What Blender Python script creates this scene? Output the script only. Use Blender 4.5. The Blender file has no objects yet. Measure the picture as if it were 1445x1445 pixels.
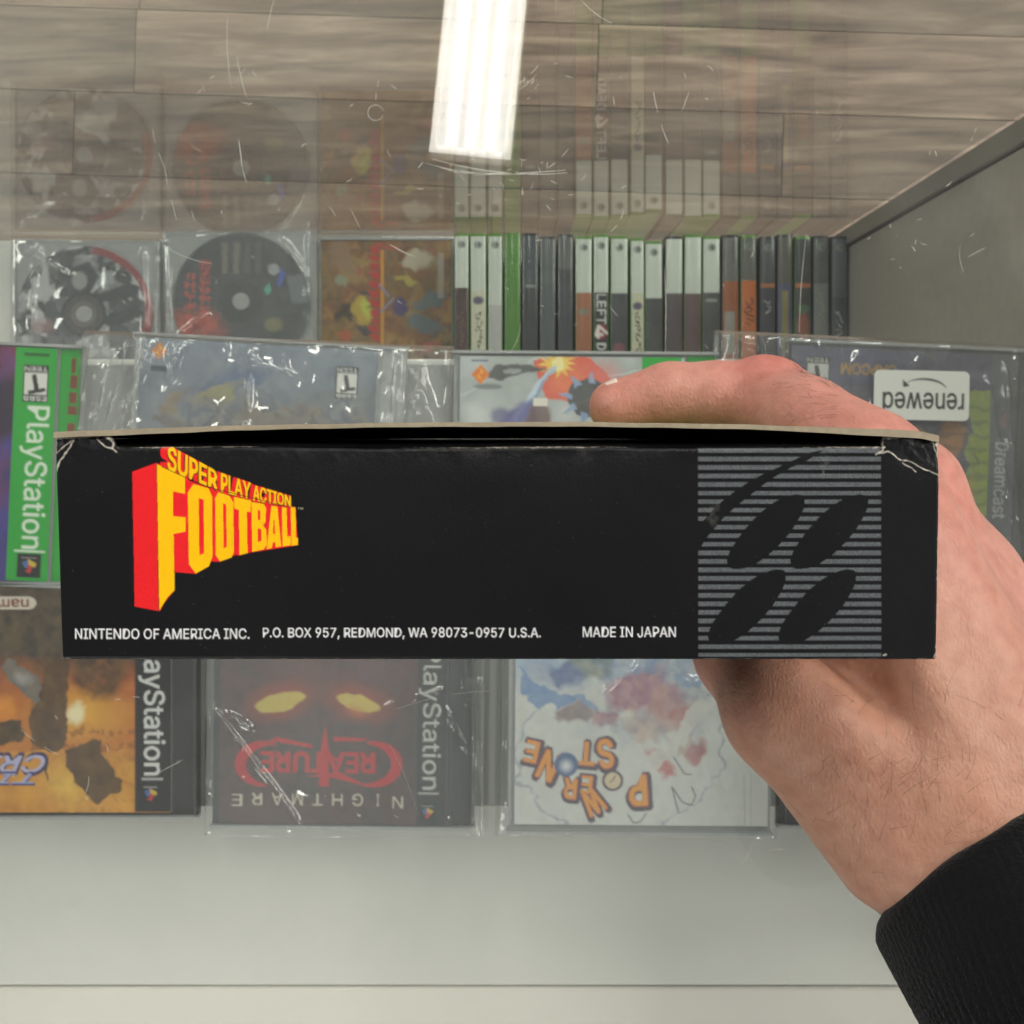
import bpy, math, random
import numpy as np
random.seed(7); RNG = np.random.default_rng(7)
sc = bpy.context.scene
COL = sc.collection
# ------------------------------------------------------------------ camera, world, lamps
H = 1.345                      # camera height above the shop floor (m)
F = 1417.0                     # focal length in photo pixels (photo 1445 x 1445)
CX, CY = 722.5, 620.0          # the point straight below the camera
cd = bpy.data.cameras.new('camera'); cam = bpy.data.objects.new('camera', cd); COL.objects.link(cam)
cam.location = (0, 0, H); cam.rotation_euler = (0, 0, 0)
cd.sensor_width = 36; cd.lens = 36 * F / 1445; cd.shift_y = -(722.5 - CY) / 1445
cd.clip_start = 0.01; cd.clip_end = 50
cd.dof.use_dof = True; cd.dof.focus_distance = 0.146; cd.dof.aperture_fstop = 85
sc.camera = cam
w = bpy.data.worlds.new('World'); sc.world = w; w.use_nodes = True
w.node_tree.nodes['Background'].inputs[0].default_value = (1.0, 1.0, 0.965, 1)
w.node_tree.nodes['Background'].inputs[1].default_value = 0.16
LAMP_TUBE, LAMP_PANEL, LAMP_FAR = 8.0, 4.2, 9.5
for k, (x, y) in enumerate([(-2.3, 0.5), (2.0, 0.1), (2.0, 1.6), (2.8, 0.8), (0.9, 2.4), (-0.3, 2.6), (-1.2, -3.0), (1.9, -2.6)]):   # unseen ceiling panels, added and placed to brighten the case and hand
    ld = bpy.data.lights.new('added_light', 'AREA'); ld.shape = 'RECTANGLE'; ld.size, ld.size_y = 0.60, 1.22
    ld.energy = LAMP_FAR * math.pi * 0.60 * 1.22; ld.color = (1.0, 0.965, 0.90)
    lo_ = bpy.data.objects.new('added_light', ld); lo_.location = (x, y + 0.6, 2.6); COL.objects.link(lo_)
sc.view_settings.view_transform = 'Standard'; sc.view_settings.look = 'None'
sc.view_settings.exposure = 0.6; sc.view_settings.gamma = 1
sc.render.engine = 'CYCLES'
sc.cycles.use_denoising = True
try: sc.cycles.denoiser = 'OPENIMAGEDENOISE'
except Exception: pass
sc.cycles.max_bounces = 6; sc.cycles.diffuse_bounces = 2; sc.cycles.glossy_bounces = 3; sc.cycles.transmission_bounces = 3; sc.cycles.transparent_max_bounces = 20
sc.cycles.use_adaptive_sampling = True; sc.cycles.adaptive_threshold = 0.03
sc.cycles.caustics_reflective = False; sc.cycles.caustics_refractive = False

def W(px, py, d): return ((px - CX) / F * d, (CY - py) / F * d, H - d)

# ------------------------------------------------------------------ material helpers
def lin(c):
    c = np.asarray(c, float) / 255.0
    return np.where(c <= 0.04045, c / 12.92, ((c + 0.055) / 1.055) ** 2.4)
def rgba(c): return tuple(float(v) for v in lin(c)) + (1.0,)
def newmat(name):
    m = bpy.data.materials.new(name); m.use_nodes = True
    nt = m.node_tree; b = nt.nodes['Principled BSDF']
    return m, nt, b
def N(nt, t, **kw):
    n = nt.nodes.new(t)
    for k, v in kw.items(): setattr(n, k, v)
    return n
def plain(name, col, rough=0.5, metal=0, coat=0, noise=0.0, nscale=60, bump=0.0, bscale=200, spec=0.5, sheen=0):
    m, nt, b = newmat(name)
    b.inputs['Base Color'].default_value = rgba(col); b.inputs['Roughness'].default_value = rough
    b.inputs['Metallic'].default_value = metal; b.inputs['Coat Weight'].default_value = coat
    b.inputs['Specular IOR Level'].default_value = spec; b.inputs['Sheen Weight'].default_value = sheen
    tc = N(nt, 'ShaderNodeTexCoord')
    if noise:
        nz = N(nt, 'ShaderNodeTexNoise'); nz.inputs['Scale'].default_value = nscale; nz.inputs['Detail'].default_value = 6
        nt.links.new(tc.outputs['Object'], nz.inputs['Vector'])
        mx = N(nt, 'ShaderNodeMix', data_type='RGBA')
        c = lin(col)
        mx.inputs[6].default_value = tuple(np.clip(c * (1 - noise), 0, 1)) + (1,)
        mx.inputs[7].default_value = tuple(np.clip(c * (1 + noise), 0, 1)) + (1,)
        nt.links.new(nz.outputs['Fac'], mx.inputs[0]); nt.links.new(mx.outputs[2], b.inputs['Base Color'])
    if bump:
        nb = N(nt, 'ShaderNodeTexNoise'); nb.inputs['Scale'].default_value = bscale; nb.inputs['Detail'].default_value = 4
        nt.links.new(tc.outputs['Object'], nb.inputs['Vector'])
        bp = N(nt, 'ShaderNodeBump'); bp.inputs['Strength'].default_value = bump; bp.inputs['Distance'].default_value = 0.001
        nt.links.new(nb.outputs['Fac'], bp.inputs['Height']); nt.links.new(bp.outputs['Normal'], b.inputs['Normal'])
    return m
def printed(name, rough=0.35, coat=0.0, bump=0.0, bscale=900, spec=0.5):
    """flat print: the colours are stored in the mesh's colour attribute"""
    m, nt, b = newmat(name)
    a = N(nt, 'ShaderNodeVertexColor', layer_name='Print')
    nt.links.new(a.outputs['Color'], b.inputs['Base Color'])
    b.inputs['Roughness'].default_value = rough; b.inputs['Coat Weight'].default_value = coat
    b.inputs['Specular IOR Level'].default_value = spec
    if bump:
        tc = N(nt, 'ShaderNodeTexCoord'); nb = N(nt, 'ShaderNodeTexNoise'); nb.inputs['Scale'].default_value = bscale
        nb.inputs['Detail'].default_value = 5
        nt.links.new(tc.outputs['Object'], nb.inputs['Vector'])
        bp = N(nt, 'ShaderNodeBump'); bp.inputs['Strength'].default_value = bump; bp.inputs['Distance'].default_value = 0.0004
        nt.links.new(nb.outputs['Fac'], bp.inputs['Height']); nt.links.new(bp.outputs['Normal'], b.inputs['Normal'])
    return m
def clear(name, ior=1.5, rough=0.0, haze=0.02, hazecol=(235, 235, 230), dust=0.0, dscale=20, tint=(1, 1, 1), boost=1.0):
    """thin clear sheet: outer faces reflect by Fresnel (both surfaces of the sheet), inner faces let light out"""
    m, nt, b = newmat(name); nt.nodes.remove(b)
    out = nt.nodes['Material Output']
    fr = N(nt, 'ShaderNodeFresnel'); fr.inputs['IOR'].default_value = ior
    geo = N(nt, 'ShaderNodeNewGeometry')
    two = N(nt, 'ShaderNodeMath', operation='MULTIPLY'); two.inputs[1].default_value = 2.0 * boost
    one = N(nt, 'ShaderNodeMath', operation='ADD'); one.inputs[1].default_value = 1.0
    div = N(nt, 'ShaderNodeMath', operation='DIVIDE', use_clamp=True)
    nt.links.new(fr.outputs[0], two.inputs[0]); nt.links.new(fr.outputs[0], one.inputs[0])
    nt.links.new(two.outputs[0], div.inputs[0]); nt.links.new(one.outputs[0], div.inputs[1])
    inv = N(nt, 'ShaderNodeMath', operation='SUBTRACT'); inv.inputs[0].default_value = 1.0
    nt.links.new(geo.outputs['Backfacing'], inv.inputs[1])
    fac = N(nt, 'ShaderNodeMath', operation='MULTIPLY', use_clamp=True)
    nt.links.new(div.outputs[0], fac.inputs[0]); nt.links.new(inv.outputs[0], fac.inputs[1])
    tr = N(nt, 'ShaderNodeBsdfTransparent'); tr.inputs[0].default_value = tuple(tint) + (1,)
    gl = N(nt, 'ShaderNodeBsdfGlossy'); gl.inputs['Roughness'].default_value = rough
    df = N(nt, 'ShaderNodeBsdfDiffuse'); df.inputs[0].default_value = rgba(hazecol)
    hz = N(nt, 'ShaderNodeMath', operation='MULTIPLY', use_clamp=True); hz.inputs[0].default_value = haze
    nt.links.new(inv.outputs[0], hz.inputs[1])
    hsock = hz.outputs[0]
    if dust:
        tc = N(nt, 'ShaderNodeTexCoord'); nz = N(nt, 'ShaderNodeTexNoise'); nz.inputs['Scale'].default_value = dscale
        nz.inputs['Detail'].default_value = 3; nz.inputs['Roughness'].default_value = 0.65
        nt.links.new(tc.outputs['Object'], nz.inputs['Vector'])
        mr = N(nt, 'ShaderNodeMapRange'); mr.inputs[1].default_value = 0.45; mr.inputs[2].default_value = 0.85
        mr.inputs[3].default_value = haze; mr.inputs[4].default_value = haze + dust
        nt.links.new(nz.outputs['Fac'], mr.inputs[0]); nt.links.new(mr.outputs[0], hz.inputs[0])
    m1 = N(nt, 'ShaderNodeMixShader'); m2 = N(nt, 'ShaderNodeMixShader')
    nt.links.new(hsock, m1.inputs[0]); nt.links.new(tr.outputs[0], m1.inputs[1]); nt.links.new(df.outputs[0], m1.inputs[2])
    nt.links.new(fac.outputs[0], m2.inputs[0]); nt.links.new(m1.outputs[0], m2.inputs[1]); nt.links.new(gl.outputs[0], m2.inputs[2])
    nt.links.new(m2.outputs[0], out.inputs['Surface'])
    return m
def emit(name, col, s):
    m, nt, b = newmat(name)
    b.inputs['Base Color'].default_value = rgba(col); b.inputs['Emission Color'].default_value = rgba(col)
    b.inputs['Emission Strength'].default_value = s
    return m

# ------------------------------------------------------------------ object helpers
BASE = {}
def tag(o, label=None, cat=None, group=None, kind=None):
    for k, v in (('label', label), ('category', cat), ('group', group), ('kind', kind)):
        if v: o[k] = v
    return o
def empty(name, loc, label=None, cat=None, group=None, kind=None):
    o = bpy.data.objects.new(name, None); COL.objects.link(o); o.location = loc; o.empty_display_size = 0.02
    BASE[o] = np.array(loc, float)
    return tag(o, label, cat, group, kind)
def mk(name, v, f, mat, parent=None, smooth=False, colors=None, mats=None, midx=None, origin=None):
    """one mesh object from world-space points; quads as an (n,4) array or any list of faces"""
    v = np.asarray(v, float).reshape(-1, 3)
    base = BASE[parent] if parent else np.zeros(3)
    org = v.mean(0) if origin is None else np.asarray(origin, float)
    me = bpy.data.meshes.new(name)
    if isinstance(f, np.ndarray):
        k = f.shape[1]; me.vertices.add(len(v)); me.vertices.foreach_set('co', (v - org).astype(np.float32).ravel())
        me.loops.add(f.size); me.polygons.add(len(f))
        me.loops.foreach_set('vertex_index', f.astype(np.int32).ravel())
        me.polygons.foreach_set('loop_start', np.arange(0, f.size, k, dtype=np.int32))
        me.update(calc_edges=True)
    else:
        me.from_pydata((v - org).tolist(), [], f); me.update()
    for m in (mats or [mat]): me.materials.append(m)
    if midx is not None: me.polygons.foreach_set('material_index', np.asarray(midx, np.int32))
    if smooth: me.polygons.foreach_set('use_smooth', np.ones(len(me.polygons), bool))
    if colors is not None:
        at = me.color_attributes.new('Print', 'FLOAT_COLOR', 'POINT')
        c4 = np.ones((len(v), 4), np.float32); c4[:, :3] = colors
        at.data.foreach_set('color', c4.ravel())
    me.validate()
    o = bpy.data.objects.new(name, me); COL.objects.link(o)
    if parent: o.parent = parent
    o.location = org - base; BASE[o] = org
    return o
def gridfaces(nx, ny):
    """nx, ny vertices; row j runs down the picture, so the winding faces up"""
    i = np.arange(nx - 1)[None, :]; j = np.arange(ny - 1)[:, None]
    a = j * nx + i
    return np.stack([a, a + nx, a + nx + 1, a + 1], -1).reshape(-1, 4)
BOXF = [(0, 3, 2, 1), (4, 5, 6, 7), (0, 1, 5, 4), (1, 2, 6, 5), (2, 3, 7, 6), (3, 0, 4, 7)]
def prism(poly, z0, z1):
    """closed prism over a counter-clockwise outline"""
    n = len(poly)
    v = [(x, y, z0) for x, y in poly] + [(x, y, z1) for x, y in poly]
    f = [tuple(range(n - 1, -1, -1)), tuple(range(n, 2 * n))] + [(i, (i + 1) % n, n + (i + 1) % n, n + i) for i in range(n)]
    return v, f
def boxw(name, x0, x1, y0, y1, z0, z1, mat, parent=None, bevel=0.0):
    v, f = prism([(x0, y0), (x1, y0), (x1, y1), (x0, y1)], z0, z1)
    o = mk(name, v, f, mat, parent)
    if bevel:
        b = o.modifiers.new('bevel', 'BEVEL'); b.width = bevel; b.segments = 2
    return o

# ------------------------------------------------------------------ print canvas (photo pixels)
def vnoise(h, w_, s, seed, octaves=4, gain=0.5):
    r = np.random.default_rng(seed); out = np.zeros((h, w_)); a = 1.0; tot = 0
    for o in range(octaves):
        gh, gw = int(h / s) + 3, int(w_ / s) + 3
        g = r.random((gh, gw)); y = np.arange(h) / s; x = np.arange(w_) / s
        yi = y.astype(int); xi = x.astype(int); fy = y - yi; fx = x - xi
        fy = (fy * fy * (3 - 2 * fy))[:, None]; fx = (fx * fx * (3 - 2 * fx))[None]
        v = (g[yi][:, xi] * (1 - fx) + g[yi][:, xi + 1] * fx) * (1 - fy) + (g[yi + 1][:, xi] * (1 - fx) + g[yi + 1][:, xi + 1] * fx) * fy
        out += a * v; tot += a; a *= gain; s = max(s / 2, 1.01)
    return out / tot
GLYPH = {}
try:    # the sans serif that ships with Blender; its built-in face otherwise
    import os
    FONT = bpy.data.fonts.load(os.path.join(bpy.utils.system_resource('DATAFILES', path='fonts'), 'Inter.woff2'))
except Exception: FONT = None
def glyphs(s, shear=0.0):
    k = (s, shear)
    if k not in GLYPH:
        c = bpy.data.curves.new('t', 'FONT'); c.body = s
        if FONT: c.font = FONT
        c.shear = shear; c.resolution_u = 3
        o = bpy.data.objects.new('t', c); me = o.to_mesh()
        me.calc_loop_triangles()
        v = np.array([p.co[:2] for p in me.vertices]); t = np.array([q.vertices[:] for q in me.loop_triangles])
        o.to_mesh_clear(); bpy.data.objects.remove(o); bpy.data.curves.remove(c)
        lo, hi = v.min(0), v.max(0); GLYPH[k] = ((v - lo) / (hi - lo), t)
    return GLYPH[k]
class Canvas:
    def __init__(s, x0, y0, x1, y1, col, ss=2):
        s.x0, s.y0, s.x1, s.y1, s.ss = x0, y0, x1, y1, ss
        s.w, s.h = int(round((x1 - x0) * ss)), int(round((y1 - y0) * ss))
        s.a = np.empty((s.h, s.w, 3)); s.a[:] = lin(col)
        s.Y, s.X = np.mgrid[0:s.h, 0:s.w].astype(float)
        s.X = s.x0 + (s.X + 0.5) / ss; s.Y = s.y0 + (s.Y + 0.5) / ss
    def put(s, m, col, al=1.0):
        m = np.clip(m * al, 0, 1)[..., None]; c = lin(col) if np.ndim(col) == 1 else col
        s.a[:] = s.a * (1 - m) + c * m
    def _fill(s, P, m):
        P = np.asarray(P, float); q = (P - (s.x0, s.y0)) * s.ss
        lo = np.maximum(np.floor(q.min(0)).astype(int) - 1, 0); hi = np.minimum(np.ceil(q.max(0)).astype(int) + 2, (s.w, s.h))
        if (hi <= lo).any(): return
        xs = np.arange(lo[0], hi[0])[None] + 0.5; ys = np.arange(lo[1], hi[1])[:, None] + 0.5
        ins = np.zeros((hi[1] - lo[1], hi[0] - lo[0]), bool)
        for (xa, ya), (xb, yb) in zip(q, np.roll(q, -1, 0)):
            if ya == yb: continue
            c = ((ya <= ys) != (yb <= ys)) & (xs < (xb - xa) * (ys - ya) / (yb - ya) + xa)
            ins ^= c
        m[lo[1]:hi[1], lo[0]:hi[0]] |= ins
    def region(s, P):
        q = (np.asarray(P, float).reshape(-1, 2) - (s.x0, s.y0)) * s.ss
        lo = np.clip(np.floor(q.min(0)).astype(int) - 2, 0, (s.w, s.h)); hi = np.clip(np.ceil(q.max(0)).astype(int) + 3, 0, (s.w, s.h))
        return slice(lo[1], hi[1]), slice(lo[0], hi[0])
    def sub(s, P):
        """a view of this canvas around the points P (shares the pixels)"""
        ry, rx = s.region(P); k = Canvas.__new__(Canvas); k.ss = s.ss
        k.x0, k.y0 = s.x0 + rx.start / s.ss, s.y0 + ry.start / s.ss; k.w, k.h = max(rx.stop - rx.start, 0), max(ry.stop - ry.start, 0)
        k.a, k.X, k.Y = s.a[ry, rx], s.X[ry, rx], s.Y[ry, rx]
        return k
    def fillpolys(s, polys, col, al=1.0, holes=()):
        k = s.sub(np.concatenate([np.asarray(p, float).reshape(-1, 2) for p in polys]))
        if k.w < 1 or k.h < 1: return
        m = np.zeros((k.h, k.w), bool)
        for p in polys: k._fill(p, m)
        for p in holes:
            q = np.zeros_like(m); k._fill(p, q); m &= ~q
        k.put(m.astype(float), col, al)
    def poly(s, P, col, al=1.0, holes=()): s.fillpolys([P], col, al, holes)
    def rect(s, x0, y0, x1, y1, col, al=1.0): s.poly([(x0, y0), (x1, y0), (x1, y1), (x0, y1)], col, al)
    def ell(s, cx, cy, rx, ry, col, al=1.0, ang=0.0, soft=0.0, r0=0.0):
        R = max(rx, ry); s = s.sub([(cx - R, cy - R), (cx + R, cy + R)])
        if s.w < 1 or s.h < 1: return
        t = math.radians(ang); dx, dy = s.X - cx, s.Y - cy
        u = (dx * math.cos(t) + dy * math.sin(t)) / rx; v = (-dx * math.sin(t) + dy * math.cos(t)) / ry
        r = np.hypot(u, v)
        m = np.clip((1 - r) / soft, 0, 1) if soft else (r < 1).astype(float)
        if r0: m = m * (r > r0)
        s.put(m, col, al)
    def line(s, pts, wd, col, al=1.0):
        ps = []
        for (xa, ya), (xb, yb) in zip(pts[:-1], pts[1:]):
            L = math.hypot(xb - xa, yb - ya) or 1; nx, ny = -(yb - ya) / L * wd / 2, (xb - xa) / L * wd / 2
            ps.append([(xa + nx, ya + ny), (xb + nx, yb + ny), (xb - nx, yb - ny), (xa - nx, ya - ny)])
        s.fillpolys(ps, col, al)
    def text(s, t, cx, cy, w_, h_, col, ang=0.0, off=0.0, shear=0.0, al=1.0, warp=None):
        v, tri = glyphs(t, shear)
        vs = [v]
        if off:                      # heavier weight: the outline drawn at small offsets
            dy_ = off * 0.9; dx_ = off * 0.9 * ((h_ / w_) if w_ else 1.0 / max(len(t) * .62, 1))
            vs += [v + (dx_ * math.cos(q), dy_ * math.sin(q)) for q in np.arange(6) * math.pi / 3]
        out = []
        for v in vs:
          if warp: P = np.array([warp(a, b) for a, b in v])
          else:
            q = np.stack([(v[:, 0] - 0.5) * w_, (0.5 - v[:, 1]) * h_], 1); r = math.radians(ang)
            P = np.stack([cx + q[:, 0] * math.cos(r) - q[:, 1] * math.sin(r), cy + q[:, 0] * math.sin(r) + q[:, 1] * math.cos(r)], 1)
          out += [P[a] for a in tri]
        s.fillpolys(out, col, al)
    def noise(s, scale, seed, cols, al=1.0, mask=None, octaves=4):
        n = vnoise(s.h, s.w, scale * s.ss, seed, octaves); n = (n - n.min()) / (n.max() - n.min())
        cs = lin(np.array(cols, float)); k = n * (len(cs) - 1); i = np.minimum(k.astype(int), len(cs) - 2); f = (k - i)[..., None]
        c = cs[i] * (1 - f) + cs[i + 1] * f
        m = np.ones((s.h, s.w)) if mask is None else mask
        s.put(m, c, al)
    def warp(s, scale, amp, seed, x1=1e9):
        """hand-drawn unevenness: shift the painted shapes about (left of x1)"""
        k = s.ss; m = np.clip((x1 - s.X) / 10, 0, 1)
        dx = (vnoise(s.h, s.w, scale * k, seed, 3) - .5) * 2 * amp * k * m; dy = (vnoise(s.h, s.w, scale * k, seed + 1, 3) - .5) * 2 * amp * k * m
        j, i = np.mgrid[0:s.h, 0:s.w]
        s.a[:] = s.a[np.clip(j + dy, 0, s.h - 1).astype(int), np.clip(i + dx, 0, s.w - 1).astype(int)]
    def vgrad(s, y0, y1, c0, c1, al=1.0, mask=None):
        t = np.clip((s.Y - y0) / (y1 - y0), 0, 1)[..., None]; c = lin(c0) * (1 - t) + lin(c1) * t
        s.put(np.ones((s.h, s.w)) if mask is None else mask, c, al)
    def box(s, x0, y0, x1, y1): return ((s.X > x0) & (s.X < x1) & (s.Y > y0) & (s.Y < y1)).astype(float)
    def grain(s, k, seed=3): s.a *= 1 + k * (np.random.default_rng(seed).random((s.h, s.w, 1)) - 0.5)
    def sample(s, px, py):
        k = s.ss; a = s.a[:s.h // k * k, :s.w // k * k].reshape(s.h // k, k, s.w // k, k, 3).mean((1, 3)) if k > 1 else s.a
        x = np.clip(px - s.x0 - 0.5, 0, a.shape[1] - 1.001); y = np.clip(py - s.y0 - 0.5, 0, a.shape[0] - 1.001)
        xi, yi = x.astype(int), y.astype(int); fx, fy = (x - xi)[..., None], (y - yi)[..., None]
        return (a[yi, xi] * (1 - fx) + a[yi, xi + 1] * fx) * (1 - fy) + (a[yi + 1, xi] * (1 - fx) + a[yi + 1, xi + 1] * fx) * fy

# ------------------------------------------------------------------ depths below the camera (m)
D_FACE, D_TOP, D_CD, D_SHELF = 0.144, 0.345, 0.525, 0.575
D_DVD, D_DISC, D_RISER, D_LOW = 0.840, 0.872, 0.884, 0.976
X_SIDE, Y_GLASS = 0.283, 0.178
# ------------------------------------------------------------------ shop floor of wooden planks
def wood_mat():
    m, nt, b = newmat('floor_wood')
    tc = N(nt, 'ShaderNodeTexCoord'); oi = N(nt, 'ShaderNodeObjectInfo')
    ad = N(nt, 'ShaderNodeVectorMath', operation='ADD'); cmb = N(nt, 'ShaderNodeCombineXYZ')
    mu = N(nt, 'ShaderNodeMath', operation='MULTIPLY'); mu.inputs[1].default_value = 37.0
    nt.links.new(oi.outputs['Random'], mu.inputs[0]); nt.links.new(mu.outputs[0], cmb.inputs[0]); nt.links.new(mu.outputs[0], cmb.inputs[1])
    nt.links.new(tc.outputs['Object'], ad.inputs[0]); nt.links.new(cmb.outputs[0], ad.inputs[1])
    mp = N(nt, 'ShaderNodeMapping'); mp.inputs['Scale'].default_value = (3.0, 34, 1)
    nt.links.new(ad.outputs[0], mp.inputs['Vector'])
    nz = N(nt, 'ShaderNodeTexNoise'); nz.inputs['Scale'].default_value = 1.4; nz.inputs['Detail'].default_value = 9
    nz.inputs['Roughness'].default_value = 0.62; nz.inputs['Distortion'].default_value = 0.6
    nt.links.new(mp.outputs[0], nz.inputs['Vector'])
    cr = N(nt, 'ShaderNodeValToRGB'); e = cr.color_ramp.elements
    e[0].position = 0.30; e[0].color = rgba((80, 64, 54)); e[1].position = 0.74; e[1].color = rgba((182, 160, 139))
    k = cr.color_ramp.elements.new(0.5); k.color = rgba((134, 110, 94))
    nt.links.new(nz.outputs['Fac'], cr.inputs[0])
    hv = N(nt, 'ShaderNodeHueSaturation')
    mr = N(nt, 'ShaderNodeMapRange'); mr.inputs[3].default_value = 0.68; mr.inputs[4].default_value = 1.3
    nt.links.new(oi.outputs['Random'], mr.inputs[0]); nt.links.new(mr.outputs[0], hv.inputs['Value'])
    nt.links.new(cr.outputs[0], hv.inputs['Color']); nt.links.new(hv.outputs[0], b.inputs['Base Color'])
    b.inputs['Roughness'].default_value = 0.5
    return m
M_WOOD = wood_mat()
floor_o = boxw('floor', -1.6, 1.6, -1.2, 1.6, -0.03, -0.006, plain('floor_underlay', (70, 60, 52), 0.9)); tag(floor_o, kind='structure')
ang = math.radians(-1.8); rr = random.Random(5)
for r_ in range(15):
    y0 = 0.0 + r_ * 0.112; x = -1.6 + rr.random() * -0.5
    while x < 1.5:
        L = rr.choice([0.46, 0.62, 0.78, 0.95]); g = 0.0006
        c, s_ = math.cos(ang), math.sin(ang)
        pts = [(x + g, y0 + g), (x + L - g, y0 + g), (x + L - g, y0 + 0.112 - g), (x + g, y0 + 0.112 - g)]
        v, f = prism([(a * c - b_ * s_, a * s_ + b_ * c) for a, b_ in pts], -0.006, 0.0)
        if 0.05 < y0 < 1.5: mk('plank', v, f, M_WOOD, floor_o)
        x += L

# ------------------------------------------------------------------ display case
M_WHITE = plain('white_laminate', (212, 213, 207), 0.38, noise=0.05, nscale=9, bump=0.03, bscale=300)
M_RAIL = plain('white_rail', (222, 220, 212), 0.35, noise=0.03, nscale=14)
M_PANEL = plain('grey_panel', (182, 176, 165), 0.42, noise=0.12, nscale=120, bump=0.05, bscale=800)
M_TRIM = plain('grey_trim', (142, 138, 128), 0.35, noise=0.08, nscale=60)
M_GAP = plain('dark_groove', (48, 46, 42), 0.7)
M_PANE = clear('pane_glass', 1.5, 0.0, 0.010, dust=0.06, dscale=16, tint=(0.985, 0.995, 0.985))
M_FPANE = clear('front_glass', 1.5, 0.004, 0.018, tint=(0.96, 0.985, 0.965))
case = empty('display_case', (0, 0, 0), 'glass topped shop display case with white shelves and a grey side panel', 'display case')
boxw('top_pane', -0.62, X_SIDE + 0.02, -0.36, Y_GLASS + 0.006, H - D_TOP - 0.006, H - D_TOP, M_PANE, case)
boxw('front_pane', -0.62, X_SIDE - 0.004, Y_GLASS, Y_GLASS + 0.006, H - D_LOW + 0.001, H - D_TOP - 0.0075, M_FPANE, case)
sp = boxw('side_panel', X_SIDE, X_SIDE + 0.018, -0.36, 0.1615, H - D_LOW + 0.001, H - D_TOP - 0.0075, M_PANEL, case)
boxw('corner_trim', X_SIDE - 0.003, X_SIDE + 0.018, 0.1635, Y_GLASS - 0.001, H - D_LOW + 0.001, H - D_TOP - 0.0075, M_TRIM, case, 0.0006)
boxw('trim_groove', X_SIDE + 0.004, X_SIDE + 0.016, 0.1616, 0.1634, H - D_LOW + 0.001, H - D_TOP - 0.008, M_GAP, case)
boxw('upper_shelf', -0.62, X_SIDE - 0.001, -0.313, 0.046, H - D_SHELF - 0.012, H - D_SHELF, M_WHITE, case, 0.0012)
boxw('rear_rail', -0.62, X_SIDE - 0.001, -0.36, -0.3134, H - D_SHELF - 0.030, H - D_SHELF + 0.0015, M_RAIL, case, 0.0012)
boxw('lower_shelf', -0.62, X_SIDE + 0.018, -0.36, Y_GLASS + 0.006, H - D_LOW - 0.018, H - D_LOW, M_WHITE, case)
boxw('plinth', -0.60, X_SIDE + 0.01, -0.35, Y_GLASS - 0.01, 0.001, H - D_LOW - 0.0185, M_PANEL, case)
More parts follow.
